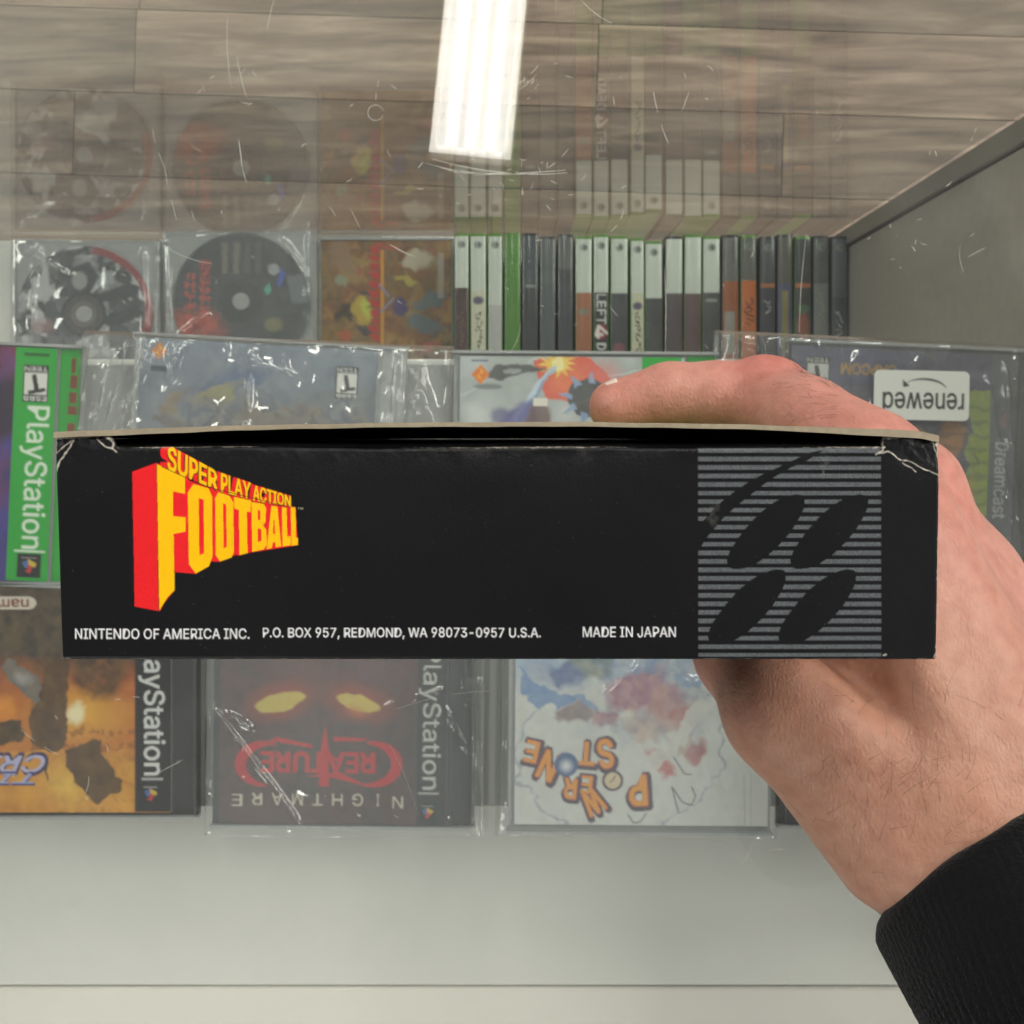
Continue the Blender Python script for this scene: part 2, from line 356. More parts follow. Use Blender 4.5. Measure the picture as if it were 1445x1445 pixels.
# wear on the panes: scratches too fine to pick apart
M_SCR = plain('scratch', (205, 205, 196), 0.35)
def scratches():
    v, f = [], []; r = random.Random(11)
    def stroke(pts, wd, d):
        n0 = len(v); n = len(pts)
        for i, (x, y) in enumerate(pts):
            a = pts[max(i - 1, 0)]; b_ = pts[min(i + 1, n - 1)]
            L = math.hypot(b_[0] - a[0], b_[1] - a[1]) or 1; nx, ny = -(b_[1] - a[1]) / L, (b_[0] - a[0]) / L
            k = wd / 2 * (0.35 + 0.65 * math.sin(math.pi * (i + 0.5) / n))
            v.append(W(x + nx * k, y + ny * k, d)); v.append(W(x - nx * k, y - ny * k, d))
        for i in range(n - 1): f.append((n0 + 2 * i, n0 + 2 * i + 1, n0 + 2 * i + 3, n0 + 2 * i + 2))
    def curve(a, b_, bend, wd, n=9, broken=0.0):
        L = math.hypot(b_[0] - a[0], b_[1] - a[1]) or 1; nx, ny = -(b_[1] - a[1]) / L, (b_[0] - a[0]) / L
        p = []
        for i in range(n):
            t = i / (n - 1); k = bend * 4 * t * (1 - t) + r.uniform(-.25, .25)
            p.append((a[0] + (b_[0] - a[0]) * t + nx * k, a[1] + (b_[1] - a[1]) * t + ny * k))
        if broken and r.random() < broken: stroke(p[:n // 2], wd, D_TOP - 0.00006); stroke(p[n // 2 + 1:], wd, D_TOP - 0.00006)
        else: stroke(p, wd, D_TOP - 0.00006)
    for a, b_, bd, wd in [((387, 0), (377, 42), 1, .8), ((321, 25), (327, 125), 3, .7), ((334, 80), (348, 138), 1, .9), ((337, 198), (342, 236), 0, 1.3),
                          ((342, 238), (348, 258), 0, .9), ((215, 182), (232, 235), 2, .6), ((232, 235), (249, 310), 1, .6), ((535, 112), (530, 142), 1, .7),
                          ((610, 224), (800, 244), 9, 1.3), ((600, 230), (760, 244), 8, .9), ((640, 243), (798, 240), 3, 1.3), ((620, 236), (700, 246), 4, .8),
                          ((820, 0), (864, 33), 3, .8), ((922, 130), (943, 203), 2, 1), ((972, 130), (962, 158), 0, .8), ((938, 380), (939, 498), -1, .9), ((938, 380), (948, 330), 1, .6),
                          ((1138, 330), (1128, 470), 2, .7), ((880, 297), (862, 327), -3, 1), ((773, 237), (802, 210), 2, .8), ((728, 120), (760, 92), 2, .7), ((731, 128), (757, 105), 1, .6),
                          ((735, 455), (718, 500), -4, .6), ((495, 295), (508, 322), 0, .7), ((464, 290), (474, 305), 0, .7), ((270, 297), (275, 312), 0, .7),
                          ((1390, 350), (1366, 362), 0, .7), ((550, 345), (585, 362), 1, 1.2), ((230, 345), (300, 372), 5, .7), ((860, 430), (872, 446), 1, .8),
                          ((30, 1030), (84, 1066), 2, .7), ((120, 905), (90, 890), 0, .7), ((225, 1090), (258, 1072), 0, .8), ((120, 1120), (125, 1095), 2, .8),
                          ((560, 1185), (585, 1215), 1, .5), ((740, 1182), (800, 1196), 1, .6), ((470, 1190), (474, 1210), 0, .5), ((1085, 1200), (1105, 1198), 0, .9), ((1045, 1218), (1062, 1190), 3, .6),
                          ((1355, 345), (1360, 385), 3, .5), ((1378, 180), (1370, 200), 0, .5), ((560, 1000), (690, 975), -5, .7), ((590, 1150), (550, 1050), 3, .5)]:
        curve(a, b_, bd, wd * .85, broken=0.4)
    for cx, cy, n, sp_ in [(725, 110, 26, 30), (690, 242, 34, 60), (350, 110, 8, 40), (1000, 120, 10, 160), (870, 400, 18, 120), (1300, 330, 12, 70), (520, 200, 8, 120), (240, 330, 8, 120), (560, 1200, 8, 200), (160, 1050, 8, 80)]:
        for _ in range(n):
            x, y = r.gauss(cx, sp_), r.gauss(cy, sp_ * 0.6); t = r.uniform(0, math.pi); L = r.uniform(1.5, 12)
            curve((x, y), (x + L * math.cos(t), y + L * math.sin(t)), r.uniform(-1, 1), r.uniform(.4, .9), 5)
    for cx, cy, R_ in [(530, 159, 11)]:
        stroke([(cx + R_ * math.cos(t), cy + R_ * math.sin(t)) for t in np.linspace(0.3, 6.1, 22)], .7, D_TOP - 0.00006)
    return v, f
v, f = scratches()
tp = [o for o in case.children if o.name.startswith('top_pane')][0]
o = mk('scratches', v, f, M_SCR, tp); tag(o, kind='stuff')

# ------------------------------------------------------------------ ceiling lamps (seen mirrored in the top pane)
M_TUBE = emit('lamp_tube', (255, 253, 246), LAMP_TUBE); M_DIFF = emit('lamp_panel', (255, 252, 244), LAMP_PANEL)
M_HOUS = plain('lamp_housing', (230, 230, 226), 0.4)
ZL = 2.60; DL = D_TOP + (ZL - (H - D_TOP))
def ceiling_light(x, y, a, label, L=1.22, w_=0.158):
    e = empty('ceiling_light', (x, y, ZL), label, 'ceiling light')
    c, s_ = math.cos(a), math.sin(a)
    def T(u, v_, z): return (x + u * s_ + v_ * c, y + u * c - v_ * s_, ZL + z)   # u runs along the lamp
    def slab(name, u0, u1, v0, v1, z0, z1, m):
        vv = [T(*p) for p in ((u0, v0, z0), (u0, v1, z0), (u1, v1, z0), (u1, v0, z0), (u0, v0, z1), (u0, v1, z1), (u1, v1, z1), (u1, v0, z1))]
        mk(name, vv, [tuple(reversed(q)) for q in BOXF], m, e)
    slab('housing', -0.012, L + 0.012, -w_ / 2 - 0.003, w_ / 2 + 0.003, 0.012, 0.06, M_HOUS)
    slab('diffuser', 0, L, -w_ / 2, w_ / 2, 0.004, 0.011, M_DIFF)
    for k in range(4):
        vc = (k - 1.5) * w_ / 4.3; n = 10; vv, ff = [], []
        for j, u in enumerate((0.008, L - 0.008)):
            for i in range(n):
                t = 2 * math.pi * i / n; vv.append(T(u, vc + 0.0115 * math.cos(t), -0.010 + 0.0115 * math.sin(t)))
        for i in range(n): ff.append((i, (i + 1) % n, n + (i + 1) % n, n + i))
        ff += [tuple(range(n)), tuple(range(2 * n - 1, n - 1, -1))]
        mk('tube', vv, ff, M_TUBE, e, smooth=False)
lx, ly = (663 - CX) / F * DL, (CY - 218) / F * DL
ceiling_light(lx, ly, math.atan2(22, 218), 'four tube white ceiling light mirrored in the glass counter top')

# ------------------------------------------------------------------ the held game box
BOX_LEN = 0.183
gb = empty('game_box', W(700, 770, D_FACE + BOX_LEN), 'black cardboard game box with a red and yellow football title, held over the counter', 'game box')
def paint_face():
    c = Canvas(70, 608, 1332, 934, (16, 16, 20), 2)
    c.noise(240, 5, [(12, 12, 15), (19, 19, 23)], 1.0)
    # striped square with four ovals and a swoosh
    rows = (((c.Y - 632.6) % 12.03) < 6.3).astype(float) * c.box(985.5, 630, 1243.5, 926.5)
    Z = lambda P: [(970 + a / 3.905, 610 + b / 3.905) for a, b in P]
    O = [(560, 350), (600, 342), (638, 348), (650, 366), (646, 415), (622, 468), (575, 545), (510, 620), (440, 685), (375, 728), (310, 752), (250, 754), (222, 738), (218, 705), (236, 650), (280, 585), (330, 520), (395, 450), (460, 398), (515, 366)]
    cut = np.zeros((c.h, c.w), bool)
    for dx, dy in ((0, 0), (350, 0), (-105, 413), (282, 413)): c._fill(Z([(a + dx, b + dy) for a, b in O]), cut)
    c._fill(Z([(760, 96), (680, 112), (600, 148), (510, 190), (410, 236), (330, 280), (250, 335), (190, 382), (140, 432), (90, 486), (50, 520), (50, 680), (70, 640), (105, 585), (145, 535), (195, 478), (245, 430), (300, 385), (352, 345), (420, 290), (490, 243), (570, 197), (660, 158)]), cut)
    g = np.random.default_rng(4).random((c.h // 2 + 1, c.w // 2 + 1)).repeat(2, 0).repeat(2, 1)[:c.h, :c.w]
    c.put(rows * (~cut) * (0.40 + 0.60 * g), (112, 117, 121), 0.95)
    # title
    Q = lambda P: [(170 + a / 5.161, 610 + b / 5.161) for a, b in P]
    R, Yc, K = (238, 34, 40), (255, 196, 8), (24, 20, 20)
    def warp_word(xa, xb):
        tx = [345, 375, 700, 735, 945, 970, 1238]; ty = [98, 112, 285, 300, 370, 385, 465]
        bx = [345, 700, 735, 945, 970, 1238]; by = [272, 418, 430, 485, 497, 540]
        def fwd(u, t):
            x = xa + (xb - xa) * u
            yt, yb = np.interp(x, tx, ty), np.interp(x, bx, by)
            return (170 + x / 5.161, 610 + (yb + (yt - yb) * t) / 5.161)
        return fwd
    words = [('SUPER', 345, 700), ('PLAY', 735, 946), ('ACTION', 968, 1238)]
    for t, xa, xb in words:
        for k in (9, 7, 5, 3, 1): c.text(t, 0, 0, 0, 0, R, off=0.05, warp=warp_word(xa - 6 * k * (1.0 if t == 'SUPER' else 0.55), xb - 5 * k * 0.7))
    c.poly(Q([(85, 288), (262, 222), (300, 250), (470, 322), (500, 352), (700, 410), (950, 490), (1275, 545), (1292, 822), (950, 874), (868, 896), (835, 893), (725, 943), (665, 940), (550, 1030), (398, 1018), (392, 1000), (396, 1148), (320, 1240), (286, 1302), (104, 1268)]), R)
    for t, xa, xb in words:
        w1 = warp_word(xa, xb)
        c.text(t, 0, 0, 0, 0, K, off=0.075, warp=lambda u, v_, w1=w1: (w1(u, v_)[0] - 0.5, w1(u, v_)[1] + 0.9))
        c.text(t, 0, 0, 0, 0, Yc, off=0.045, warp=w1)
    L = [([(265, 232), (470, 330), (470, 448), (382, 430), (382, 610), (475, 620), (475, 722), (388, 740), (396, 1148), (345, 1200), (312, 1250), (282, 1300)], []),
         ([(490, 440), (530, 378), (640, 408), (668, 470), (670, 905), (645, 975), (550, 1028), (500, 960)], [[(570, 480), (606, 490), (610, 880), (575, 897)]]),
         ([(690, 480), (715, 436), (795, 465), (822, 510), (827, 870), (808, 912), (725, 941), (695, 895)], [[(748, 515), (770, 525), (775, 835), (752, 846)]]),
         ([(828, 470), (952, 497), (950, 582), (922, 577), (926, 880), (868, 893), (864, 565), (830, 555)], []),
         ([(957, 508), (1045, 522), (1060, 555), (1058, 650), (1040, 680), (1063, 710), (1067, 820), (1045, 852), (960, 870)], [[(1000, 565), (1020, 570), (1018, 640), (1000, 635)], [(1000, 700), (1026, 705), (1028, 790), (1000, 800)]]),
         ([(1100, 535), (1143, 543), (1172, 830), (1130, 836), (1128, 798), (1110, 801), (1104, 842), (1066, 850)], [[(1116, 640), (1122, 640), (1127, 740), (1111, 742)]]),
         ([(1176, 545), (1210, 550), (1216, 758), (1240, 756), (1242, 822), (1182, 831)], []),
         ([(1240, 545), (1275, 548), (1278, 765), (1293, 768), (1294, 820), (1247, 826)], [])]
    for p, hs in L: c.poly(Q(p), Yc, 1, [Q(h) for h in hs])
    for a, b in [((262, 226), (282, 1300)), ((300, 250), (478, 332)), ((500, 352), (700, 415)), ((700, 415), (1235, 545))]: c.line(Q([a, b]), 0.9, K)
    c.text('TM', 424, 717.5, 7, 3.2, (190, 180, 150), off=0.0)
    # address line
    wt = (236, 236, 238)
    c.text('NINTENDO OF AMERICA INC.', 229, 894.3, 246, 14.5, wt, off=0.012)
    c.text('P.O. BOX 957, REDMOND, WA 98073-0957 U.S.A.', 567, 894.0, 392, 16.5, wt, off=0.012)
    c.text('MADE IN JAPAN', 888, 892.0, 131, 14.5, wt, off=0.012)
    # wear: cracked ink at the corners, rubbed edges, dust; the fold line also has painted glints
    card = (226, 219, 203)
    r = random.Random(3)
    def crack(pts, wd, al=0.9):
        out = [pts[0]]
        for (xa, ya), (xb, yb) in zip(pts[:-1], pts[1:]):
            n = max(2, int(math.hypot(xb - xa, yb - ya) / 4))
            for i in range(1, n + 1): out.append((xa + (xb - xa) * i / n + r.uniform(-.8, .8), ya + (yb - ya) * i / n + r.uniform(-.8, .8)))
        for a, b in zip(out[:-1], out[1:]): c.line([a, b], wd * r.uniform(.4, 1.25), card, al * r.uniform(.6, 1))
    crack([(1240, 640), (1256, 637), (1268, 648), (1284, 651), (1303, 661), (1327, 672)], 1.5); crack([(1274, 653), (1284, 658), (1293, 666)], 1.2)
    crack([(1236, 642), (1248, 635)], 2.0); crack([(1247, 636), (1246, 619)], 1.4); crack([(1245, 618), (1330, 613)], 4); crack([(1322, 612), (1327, 650)], 4.5)
    crack([(1316, 618), (1323, 640)], 1.2); crack([(1326, 650), (1326, 700)], 1.4, .6)
    crack([(70, 619), (104, 617), (140, 614), (158, 619)], 4); crack([(77, 662), (86, 648), (96, 634), (104, 620)], 2.0); crack([(78, 640), (92, 628), (100, 622)], 1.8)
    crack([(78, 666), (84, 652)], 2.2); crack([(134, 619), (148, 630), (157, 633), (164, 638)], 1.6); crack([(152, 618), (160, 625), (157, 634)], 2.2); crack([(76, 620), (78, 640)], 2.4)
    crack([(82, 915), (86, 932), (98, 931)], 5); crack([(1318, 929), (1324, 918)], 3); crack([(1246, 925), (1252, 924)], 2.5)
    for _ in range(70): x = r.uniform(90, 1320); crack([(x, 930.2), (x + r.uniform(2, 14), 930.4)], 1.3, r.uniform(.1, .55))
    for _ in range(26): y = r.uniform(650, 925); crack([(1326 - (y - 628) / 60, y), (1326 - (y - 628) / 60, y + r.uniform(2, 10))], 1.5, r.uniform(.15, .7))
    xs = 165
    while xs < 1245:
        n = r.uniform(8, 40); crack([(xs, 630 + 1.5 * math.sin(xs / 90)), (xs + n, 630 + 1.5 * math.sin((xs + n) / 90))], 2.0, r.uniform(.3, .9)); xs += n * 1.02  # cracked ink along the fold, painted brighter to stand for glints
    for _ in range(420):
        x, y = r.uniform(90, 1320), r.uniform(634, 926); c.ell(x, y, r.uniform(.35, .9), r.uniform(.35, .8), (150, 148, 142), r.uniform(.05, .35)) if r.random() < .35 else None
    sm = vnoise(c.h, c.w, 26, 8, 5)
    for cx, cy, rx, ry in ((1164, 668, 12, 44), (1004, 716, 16, 30)):
        m = np.clip(1 - np.hypot((c.X - cx) / rx, (c.Y - cy) / ry), 0, 1) * np.clip((sm - .5) * 5, 0, 1); c.put(m, (120, 118, 114), .7)
    c.grain(0.22, 9)
    return c
cv = paint_face()
def top_edge(x): 
    e = np.minimum(np.clip((x - 150) / 18, 0, 1), np.clip((1250 - x) / 8, 0, 1))
    return 615 + 15 * e * e * (3 - 2 * e) + 1.0 * np.sin(x / 70.0) * e
nx, ny = 1252, 300
u = np.linspace(0, 1, nx)[None, :]; t = np.linspace(0, 1, ny)[:, None]
xl = 76 + 11 * t; xr = 1327 - 5 * t
PX = xl + (xr - xl) * u; top = top_edge(PX); PY = top + (930.5 - top) * t
mm = 1 / 9.84                                                    # one photo pixel on the face, in mm
dt = (PY - top) * mm; db = (930.5 - PY) * mm; dl = (PX - xl) * mm; dr = (xr - PX) * mm
def rnd(d, r): k = np.clip(1 - d / r, 0, 1); return r * (1 - np.sqrt(np.clip(1 - k * k, 0, 1)))
ZD = rnd(dt, 0.7) + rnd(db, 0.5) + rnd(dl, 0.5) + rnd(dr, 0.5)
wob = vnoise(ny, nx, 160, 21, 3) - 0.5; fine = vnoise(ny, nx, 14, 22, 3) - 0.5; cr = vnoise(ny, nx, 30, 23, 4) - 0.5
cornerR = np.exp(-(((PX - 1318) / 46) ** 2 + ((PY - 628) / 34) ** 2)); cornerL = np.exp(-(((PX - 86) / 46) ** 2 + ((PY - 624) / 30) ** 2))
edge = np.exp(-(dt / 1.6) ** 2)
ZD = ZD - 0.5 * wob - 0.012 * fine - edge * (0.55 * cr + 0.15 * fine) - cornerR * (1.1 * cr - 0.5) - cornerL * (1.1 * cr - 0.4)
sag = 0.6 * np.sin(np.pi * u) * np.exp(-dt / 5.0); ZD = ZD + sag   # the flap sinks a little along its loose edge
Xw = (PX - CX) / F * D_FACE; Yw = (CY - PY) / F * D_FACE; Zw = H - D_FACE - ZD * 0.001
V = np.stack([Xw, Yw, Zw], -1); C_ = cv.sample(PX, PY)
M_INK = printed('box_ink', 0.40, bump=0.10, bscale=2600, spec=0.28)
flap = mk('top_flap', V.reshape(-1, 3), gridfaces(nx, ny), M_INK, gb, True, C_.reshape(-1, 3))
M_BLACK = plain('box_black', (18, 18, 21), 0.5, bump=0.2, bscale=2000); M_CARD = plain('raw_card', (158, 146, 124), 0.85, noise=0.25, nscale=900)
M_ART = plain('box_back_print', (120, 150, 66), 0.4, noise=0.7, nscale=55)
# tuck of the flap: rolls over at the loose edge and dives into the box
n = 120; xs = np.linspace(165, 1246, n); te = top_edge(xs); prof = [(0.3, 0.2), (-1.2, 1.3), (-3.2, 2.6), (-5.0, 5.5), (-5.0, 22.0)]
V = np.array([[((x - CX) / F * D_FACE, (CY - (y + p)) / F * D_FACE, H - D_FACE - z * 0.001 - 0.0006 * math.sin(math.pi * (x - 76) / 1250)) for x, y in zip(xs, te)] for p, z in prof][::-1])
mk('tuck_flap', V.reshape(-1, 3), gridfaces(n, len(prof)), M_BLACK, gb, True)
# back panel: bowed outwards at its free edge, raw card at the top
ax = np.array([76, 160, 250, 430, 600, 700, 800, 900, 1000, 1100, 1200, 1250, 1300, 1327]); ay = np.array([611, 607.5, 604, 599.5, 597.2, 596.6, 596.6, 597.4, 599, 601.5, 605, 607, 610, 616])
n = 160; xs = np.linspace(79, 1325, n); yo = np.interp(xs, ax, ay) + 0.5 * np.sin(xs / 23) * np.sin(xs / 61) - 1
th = 7.2 + 1.8 * np.interp(xs, [76, 160, 500, 1100, 1260, 1327], [.6, .5, -.6, -.2, 1.8, 1.2]) + 0.7 * (vnoise(1, n, 6, 31, 3)[0] - .5)
deps = [(0.0, 0), (0.4, 0), (6, .1), (30, .45), (80, .9), (BOX_LEN * 1000, 1.0)]
rings = []
for z, k in deps:
    y1 = yo * (1 - k) + 612 * k; zz = H - D_FACE + 0.0004 - z * 0.001 + (0.0004 * np.sin(xs / 37.0) if z < 1 else 0)
    rings.append((np.stack([(xs - CX) / F * D_FACE, (CY - y1) / F * D_FACE, zz + 0 * xs], -1), np.stack([(xs - CX) / F * D_FACE, (CY - y1 - th) / F * D_FACE, zz + 0 * xs], -1)))
V = np.concatenate([np.concatenate(r_) for r_ in rings]); fs, mi = [], []
K = len(deps)
def I(k, side, i): return k * 2 * n + side * n + i
for i in range(n - 1):
    fs.append((I(0, 0, i), I(0, 1, i), I(0, 1, i + 1), I(0, 0, i + 1))); mi.append(0)
    for k in range(K - 1):
        fs.append((I(k, 0, i), I(k, 0, i + 1), I(k + 1, 0, i + 1), I(k + 1, 0, i))); mi.append(2 if k > 0 else 0)
        fs.append((I(k, 1, i), I(k + 1, 1, i), I(k + 1, 1, i + 1), I(k, 1, i + 1))); mi.append(1 if k > 0 else 0)
for i in (0, n - 1):
    for k in range(K - 1): fs.append((I(k, 0, i), I(k + 1, 0, i), I(k + 1, 1, i), I(k, 1, i))); mi.append(0)
mk('back_panel', V, fs, None, gb, False, mats=[M_CARD, M_BLACK, M_ART], midx=mi)
Xl, Xr = W(87, 0, D_FACE)[0], W(1322, 0, D_FACE)[0]; Yn, Yf = W(0, 930.5, D_FACE)[1], W(0, 619, D_FACE)[1]
zt, zb = H - D_FACE - 0.0007, H - D_FACE - BOX_LEN
boxw('front_panel', Xl, Xr, Yn - 0.0001, Yn + 0.0005, zb, zt, M_BLACK, gb)
boxw('side_wall', Xl - 0.0001, Xl + 0.0005, Yn + 0.0007, Yf, zb, zt, M_BLACK, gb)
boxw('side_wall', Xr - 0.0005, Xr + 0.0001, Yn + 0.0007, Yf, zb, zt, M_BLACK, gb)
boxw('bottom_flap', Xl, Xr, Yn, Yf, zb - 0.0006, zb - 0.0001, M_BLACK, gb)

# ------------------------------------------------------------------ flat cases on the upper shelf
M_LID = clear('case_lid', 1.45, 0.02, 0.02, hazecol=(225, 230, 232))
M_TRAY = plain('clear_tray', (168, 171, 170), 0.25, noise=0.12, nscale=180)
M_TRAYD = plain('dark_tray', (52, 53, 55), 0.3, noise=0.2, nscale=180)
M_SLEEVE = printed('cover_print', 0.3, coat=0.15)
M_RISER = plain('shaded_riser', (138, 140, 137), 0.5, noise=0.06, nscale=30)  # board colour darkened to carry the shade between the cases
riser = boxw('display_riser', -0.615, X_SIDE - 0.003, -0.196, 0.040, H - D_SHELF, H - D_CD - 0.0106, M_RISER, None, 0.001)
tag(riser, 'low riser board greyed for shade under the rows of flat game cases', 'riser')
LS = D_CD / F                       # metres per photo pixel at the top of the cases
def loc(rect, th):
    """local photo pixels -> world, turned by th degrees about the middle of the case"""
    cx, cy = (rect[0] + rect[2]) / 2, (rect[1] + rect[3]) / 2; a = math.radians(th); c, s_ = math.cos(a), math.sin(a)
    def T(x, y, z, S=LS):
        dx, dy = np.asarray(x) - cx, np.asarray(y) - cy
        return np.stack(np.broadcast_arrays((cx + dx * c - dy * s_ - CX) * S, (CY - (cy + dx * s_ + dy * c)) * S, z), -1)
    return T
def slabT(T, x0, y0, x1, y1, z0, z1, S=LS):
    P = [(x0, y1), (x1, y1), (x1, y0), (x0, y0)]
    return [tuple(T(a, b, z, S)) for z in (z0, z1) for a, b in P], BOXF
def sheet(name, T, cv_, x0, y0, x1, y1, z, mat, parent, step=1.7, S=LS, zf=None):
    n1, n2 = int((x1 - x0) / step) + 2, int((y1 - y0) / step) + 2
    gx, gy = np.meshgrid(np.linspace(x0, x1, n1), np.linspace(y0, y1, n2))
    zz = z + (zf(gx, gy) if zf else 0)
    return mk(name, T(gx, gy, zz, S).reshape(-1, 3), gridfaces(n1, n2), mat, parent, bool(zf), cv_.sample(gx, gy).reshape(-1, 3) if cv_ else None)
def jewel(rect, th, booklet, paint, label, hinge='r', tray=None, depth=D_CD, name='game_case', group='flat game cases on the upper shelf', strip=None, S=LS, liner=None):
    T = loc(rect, th); x0, y0, x1, y1 = rect; zt = H - depth; thick = 0.0104
    b = T((x0 + x1) / 2, (y0 + y1) / 2, zt - thick, S); e = empty(name, tuple(float(q) for q in b), label, 'game case', group)
    v, f = slabT(T, x0 + 2, y0 + 2, x1 - 2, y1 - 2, zt - thick, zt - 0.0042, S); o = mk('tray', v, f, tray or M_TRAY, e)
    bx0, by0, bx1, by1 = booklet
    c = Canvas(max(bx0, -300), by0, min(bx1, 1510), by1, (120, 120, 120), 2); paint(c)
    sheet('cover_sheet', T, c, c.x0, by0, c.x1, by1, zt - 0.0024, M_SLEEVE, e, S=S)
    v, f = slabT(T, bx0, by0, bx1, by1, zt - 0.0040, zt - 0.0026, S); mk('booklet', v, f, M_TRAY, e)
    # clear lid: plate, rims and the hinge ridges
    v, f = slabT(T, x0, y0, x1, y1, zt - 0.0012, zt, S); lid = mk('lid', v, f, M_LID, e)
    m = lid.modifiers.new('bevel', 'BEVEL'); m.width = 0.0005; m.segments = 2
    for a in ((x0, y0, x1, y0 + 4), (x0, y1 - 4, x1, y1)):
        v, f = slabT(T, *a, zt - 0.0085, zt - 0.0013, S); mk('rim', v, f, M_TRAY, lid)
    hx = (bx1 + 3, x1 - 3) if hinge == 'r' else (x0 + 3, bx0 - 3)
    if hx[1] - hx[0] > 8:
        if liner:
            c2 = Canvas(hx[0], y0 + 6, hx[1], y1 - 6, liner[0], 2); liner[1](c2)
            sheet('spine_liner', T, c2, hx[0], y0 + 6, hx[1], y1 - 6, zt - 0.0039, M_SLEEVE, e, S=S)
        for k in (0.0, 1.0):
            xx = hx[0] + (hx[1] - hx[0] - 3) * k
            v, f = slabT(T, xx, y0 + 5, xx + 3, y1 - 5, zt - 0.0038, zt - 0.0016, S); mk('hinge_ridge', v, f, M_LID, lid)
    return e
GREY, WHT = (176, 180, 178), (238, 238, 234)
def rating(c, x, y, w_, h_, a=180):
    c.rect(x - w_ / 2, y - h_ / 2, x + w_ / 2, y + h_ / 2, (24, 24, 26)); c.rect(x - w_ / 2 + 2, y - h_ * .30, x + w_ / 2 - 2, y + h_ * .30, (226, 226, 220))
    c.text('T', x, y, w_ * .62, h_ * .46, (20, 20, 22), a - 12, off=.07)
    c.text('TEEN', x, y - h_ * .40, w_ * .9, h_ * .12, (220, 220, 214), a, off=.04); c.text('ESRB', x, y + h_ * .40, w_ * .9, h_ * .12, (220, 220, 214), a, off=.04)
def diamond(c, x, y, r, col=(232, 128, 44)): 
    c.poly([(x - r, y), (x, y - r * 1.1), (x + r, y), (x, y + r * 1.1)], col); c.poly([(x - r * .15, y - r * .8), (x + r * .35, y - r * .3), (x - r * .2, y + r * .1), (x + r * .25, y + r * .7), (x - r * .4, y + r * .2), (x + r * .1, y - r * .25)], (250, 196, 60))
def ps_mark(c, x, y, s):
    c.rect(x - s, y - s, x + s, y + s, (24, 26, 30))
    c.poly([(x - s * .6, y - s * .25), (x + s * .1, y - s * .55), (x + s * .1, y + s * .1), (x - s * .3, y + s * .25)], (70, 110, 170)); c.poly([(x - s * .1, y - s * .55), (x + s * .65, y - s * .2), (x + s * .5, y + s * .15), (x, y + s * .0)], (214, 180, 60))
    c.poly([(x - s * .1, y - s * .1), (x + s * .35, y + s * .1), (x + s * .1, y + s * .62), (x - s * .35, y + s * .5), (x - s * .05, y + s * .3)], (206, 54, 48)); c.rect(x - s * .65, y - s * .72, x + s * .65, y - s * .64, (190, 190, 186))
GRN = (34, 168, 52)
def coverA(c):
    c.noise(60, 41, [(40, 20, 60), (120, 40, 40), (70, 60, 150), (40, 30, 90), (150, 120, 160)])
    c.vgrad(484, 600, (140, 52, 40), (70, 60, 140), .55); c.ell(2, 570, 40, 60, (24, 14, 26), .85, 20, .4)
    c.rect(12, 484, 71, 815, GRN); c.rect(24, 492, 60, 496, (20, 90, 30))
    rating(c, 42, 535, 36, 52); c.text('PlayStation', 44, 668, 202, 40, (226, 240, 222), 90, off=.012); c.rect(22, 771, 66, 774, (214, 230, 210)); ps_mark(c, 44, 793, 17)
def linerA(c):
    c.rect(0, 478, 130, 820, GRN); r = random.Random(2); y = 496
    while y < 812: h_ = r.uniform(6, 22); c.rect(88 + r.uniform(-2, 2), y, 99 + r.uniform(-3, 3), y + h_, (132, 66, 36)); y += h_ + r.uniform(2, 12)
jewel((-284, 478, 106, 823), 2.6, (-262, 484, 71, 816), coverA, 'game case with a bright green side strip and teen rating, beside the crinkled bag', liner=(GRN, linerA))
def coverB(c):
    c.noise(70, 51, [(86, 98, 116), (124, 134, 148), (150, 158, 166), (96, 108, 124)]); c.vgrad(486, 640, (118, 130, 146), (96, 98, 104), .5)
    for k, (x, y, rx, ry, col, a) in enumerate([(320, 545, 70, 22, (86, 104, 140), -20), (300, 560, 40, 12, (168, 160, 78), -28), (240, 575, 34, 10, (150, 120, 60), -34), (380, 590, 80, 14, (110, 92, 92), 4), (450, 600, 90, 10, (70, 74, 84), 3), (350, 610, 130, 12, (60, 60, 66), 2), (230, 600, 30, 14, (96, 84, 70), 0), (420, 575, 50, 9, (140, 110, 90), 10)]): c.ell(x, y, rx, ry, col, .8, a, .5)
    c.noise(22, 52, [(50, 54, 62), (140, 130, 110), (70, 80, 100), (170, 160, 140)], .7, np.clip((c.Y - 540) / 40, 0, 1) * np.clip((c.X - 210) / 60, 0, 1) * np.clip((560 - c.X) / 60, 0, 1), 5)
    c.warp(26, 16, 501); c.warp(8, 5, 511)
    diamond(c, 214, 503, 12, (206, 128, 60)); c.rect(203, 524, 226, 532, (60, 64, 76)); rating(c, 482, 534, 32, 46)
jewel((176, 478, 566, 824), 3.2, (188, 486, 524, 817), coverB, 'blue grey landscape game case lying inside the crinkled clear bag')
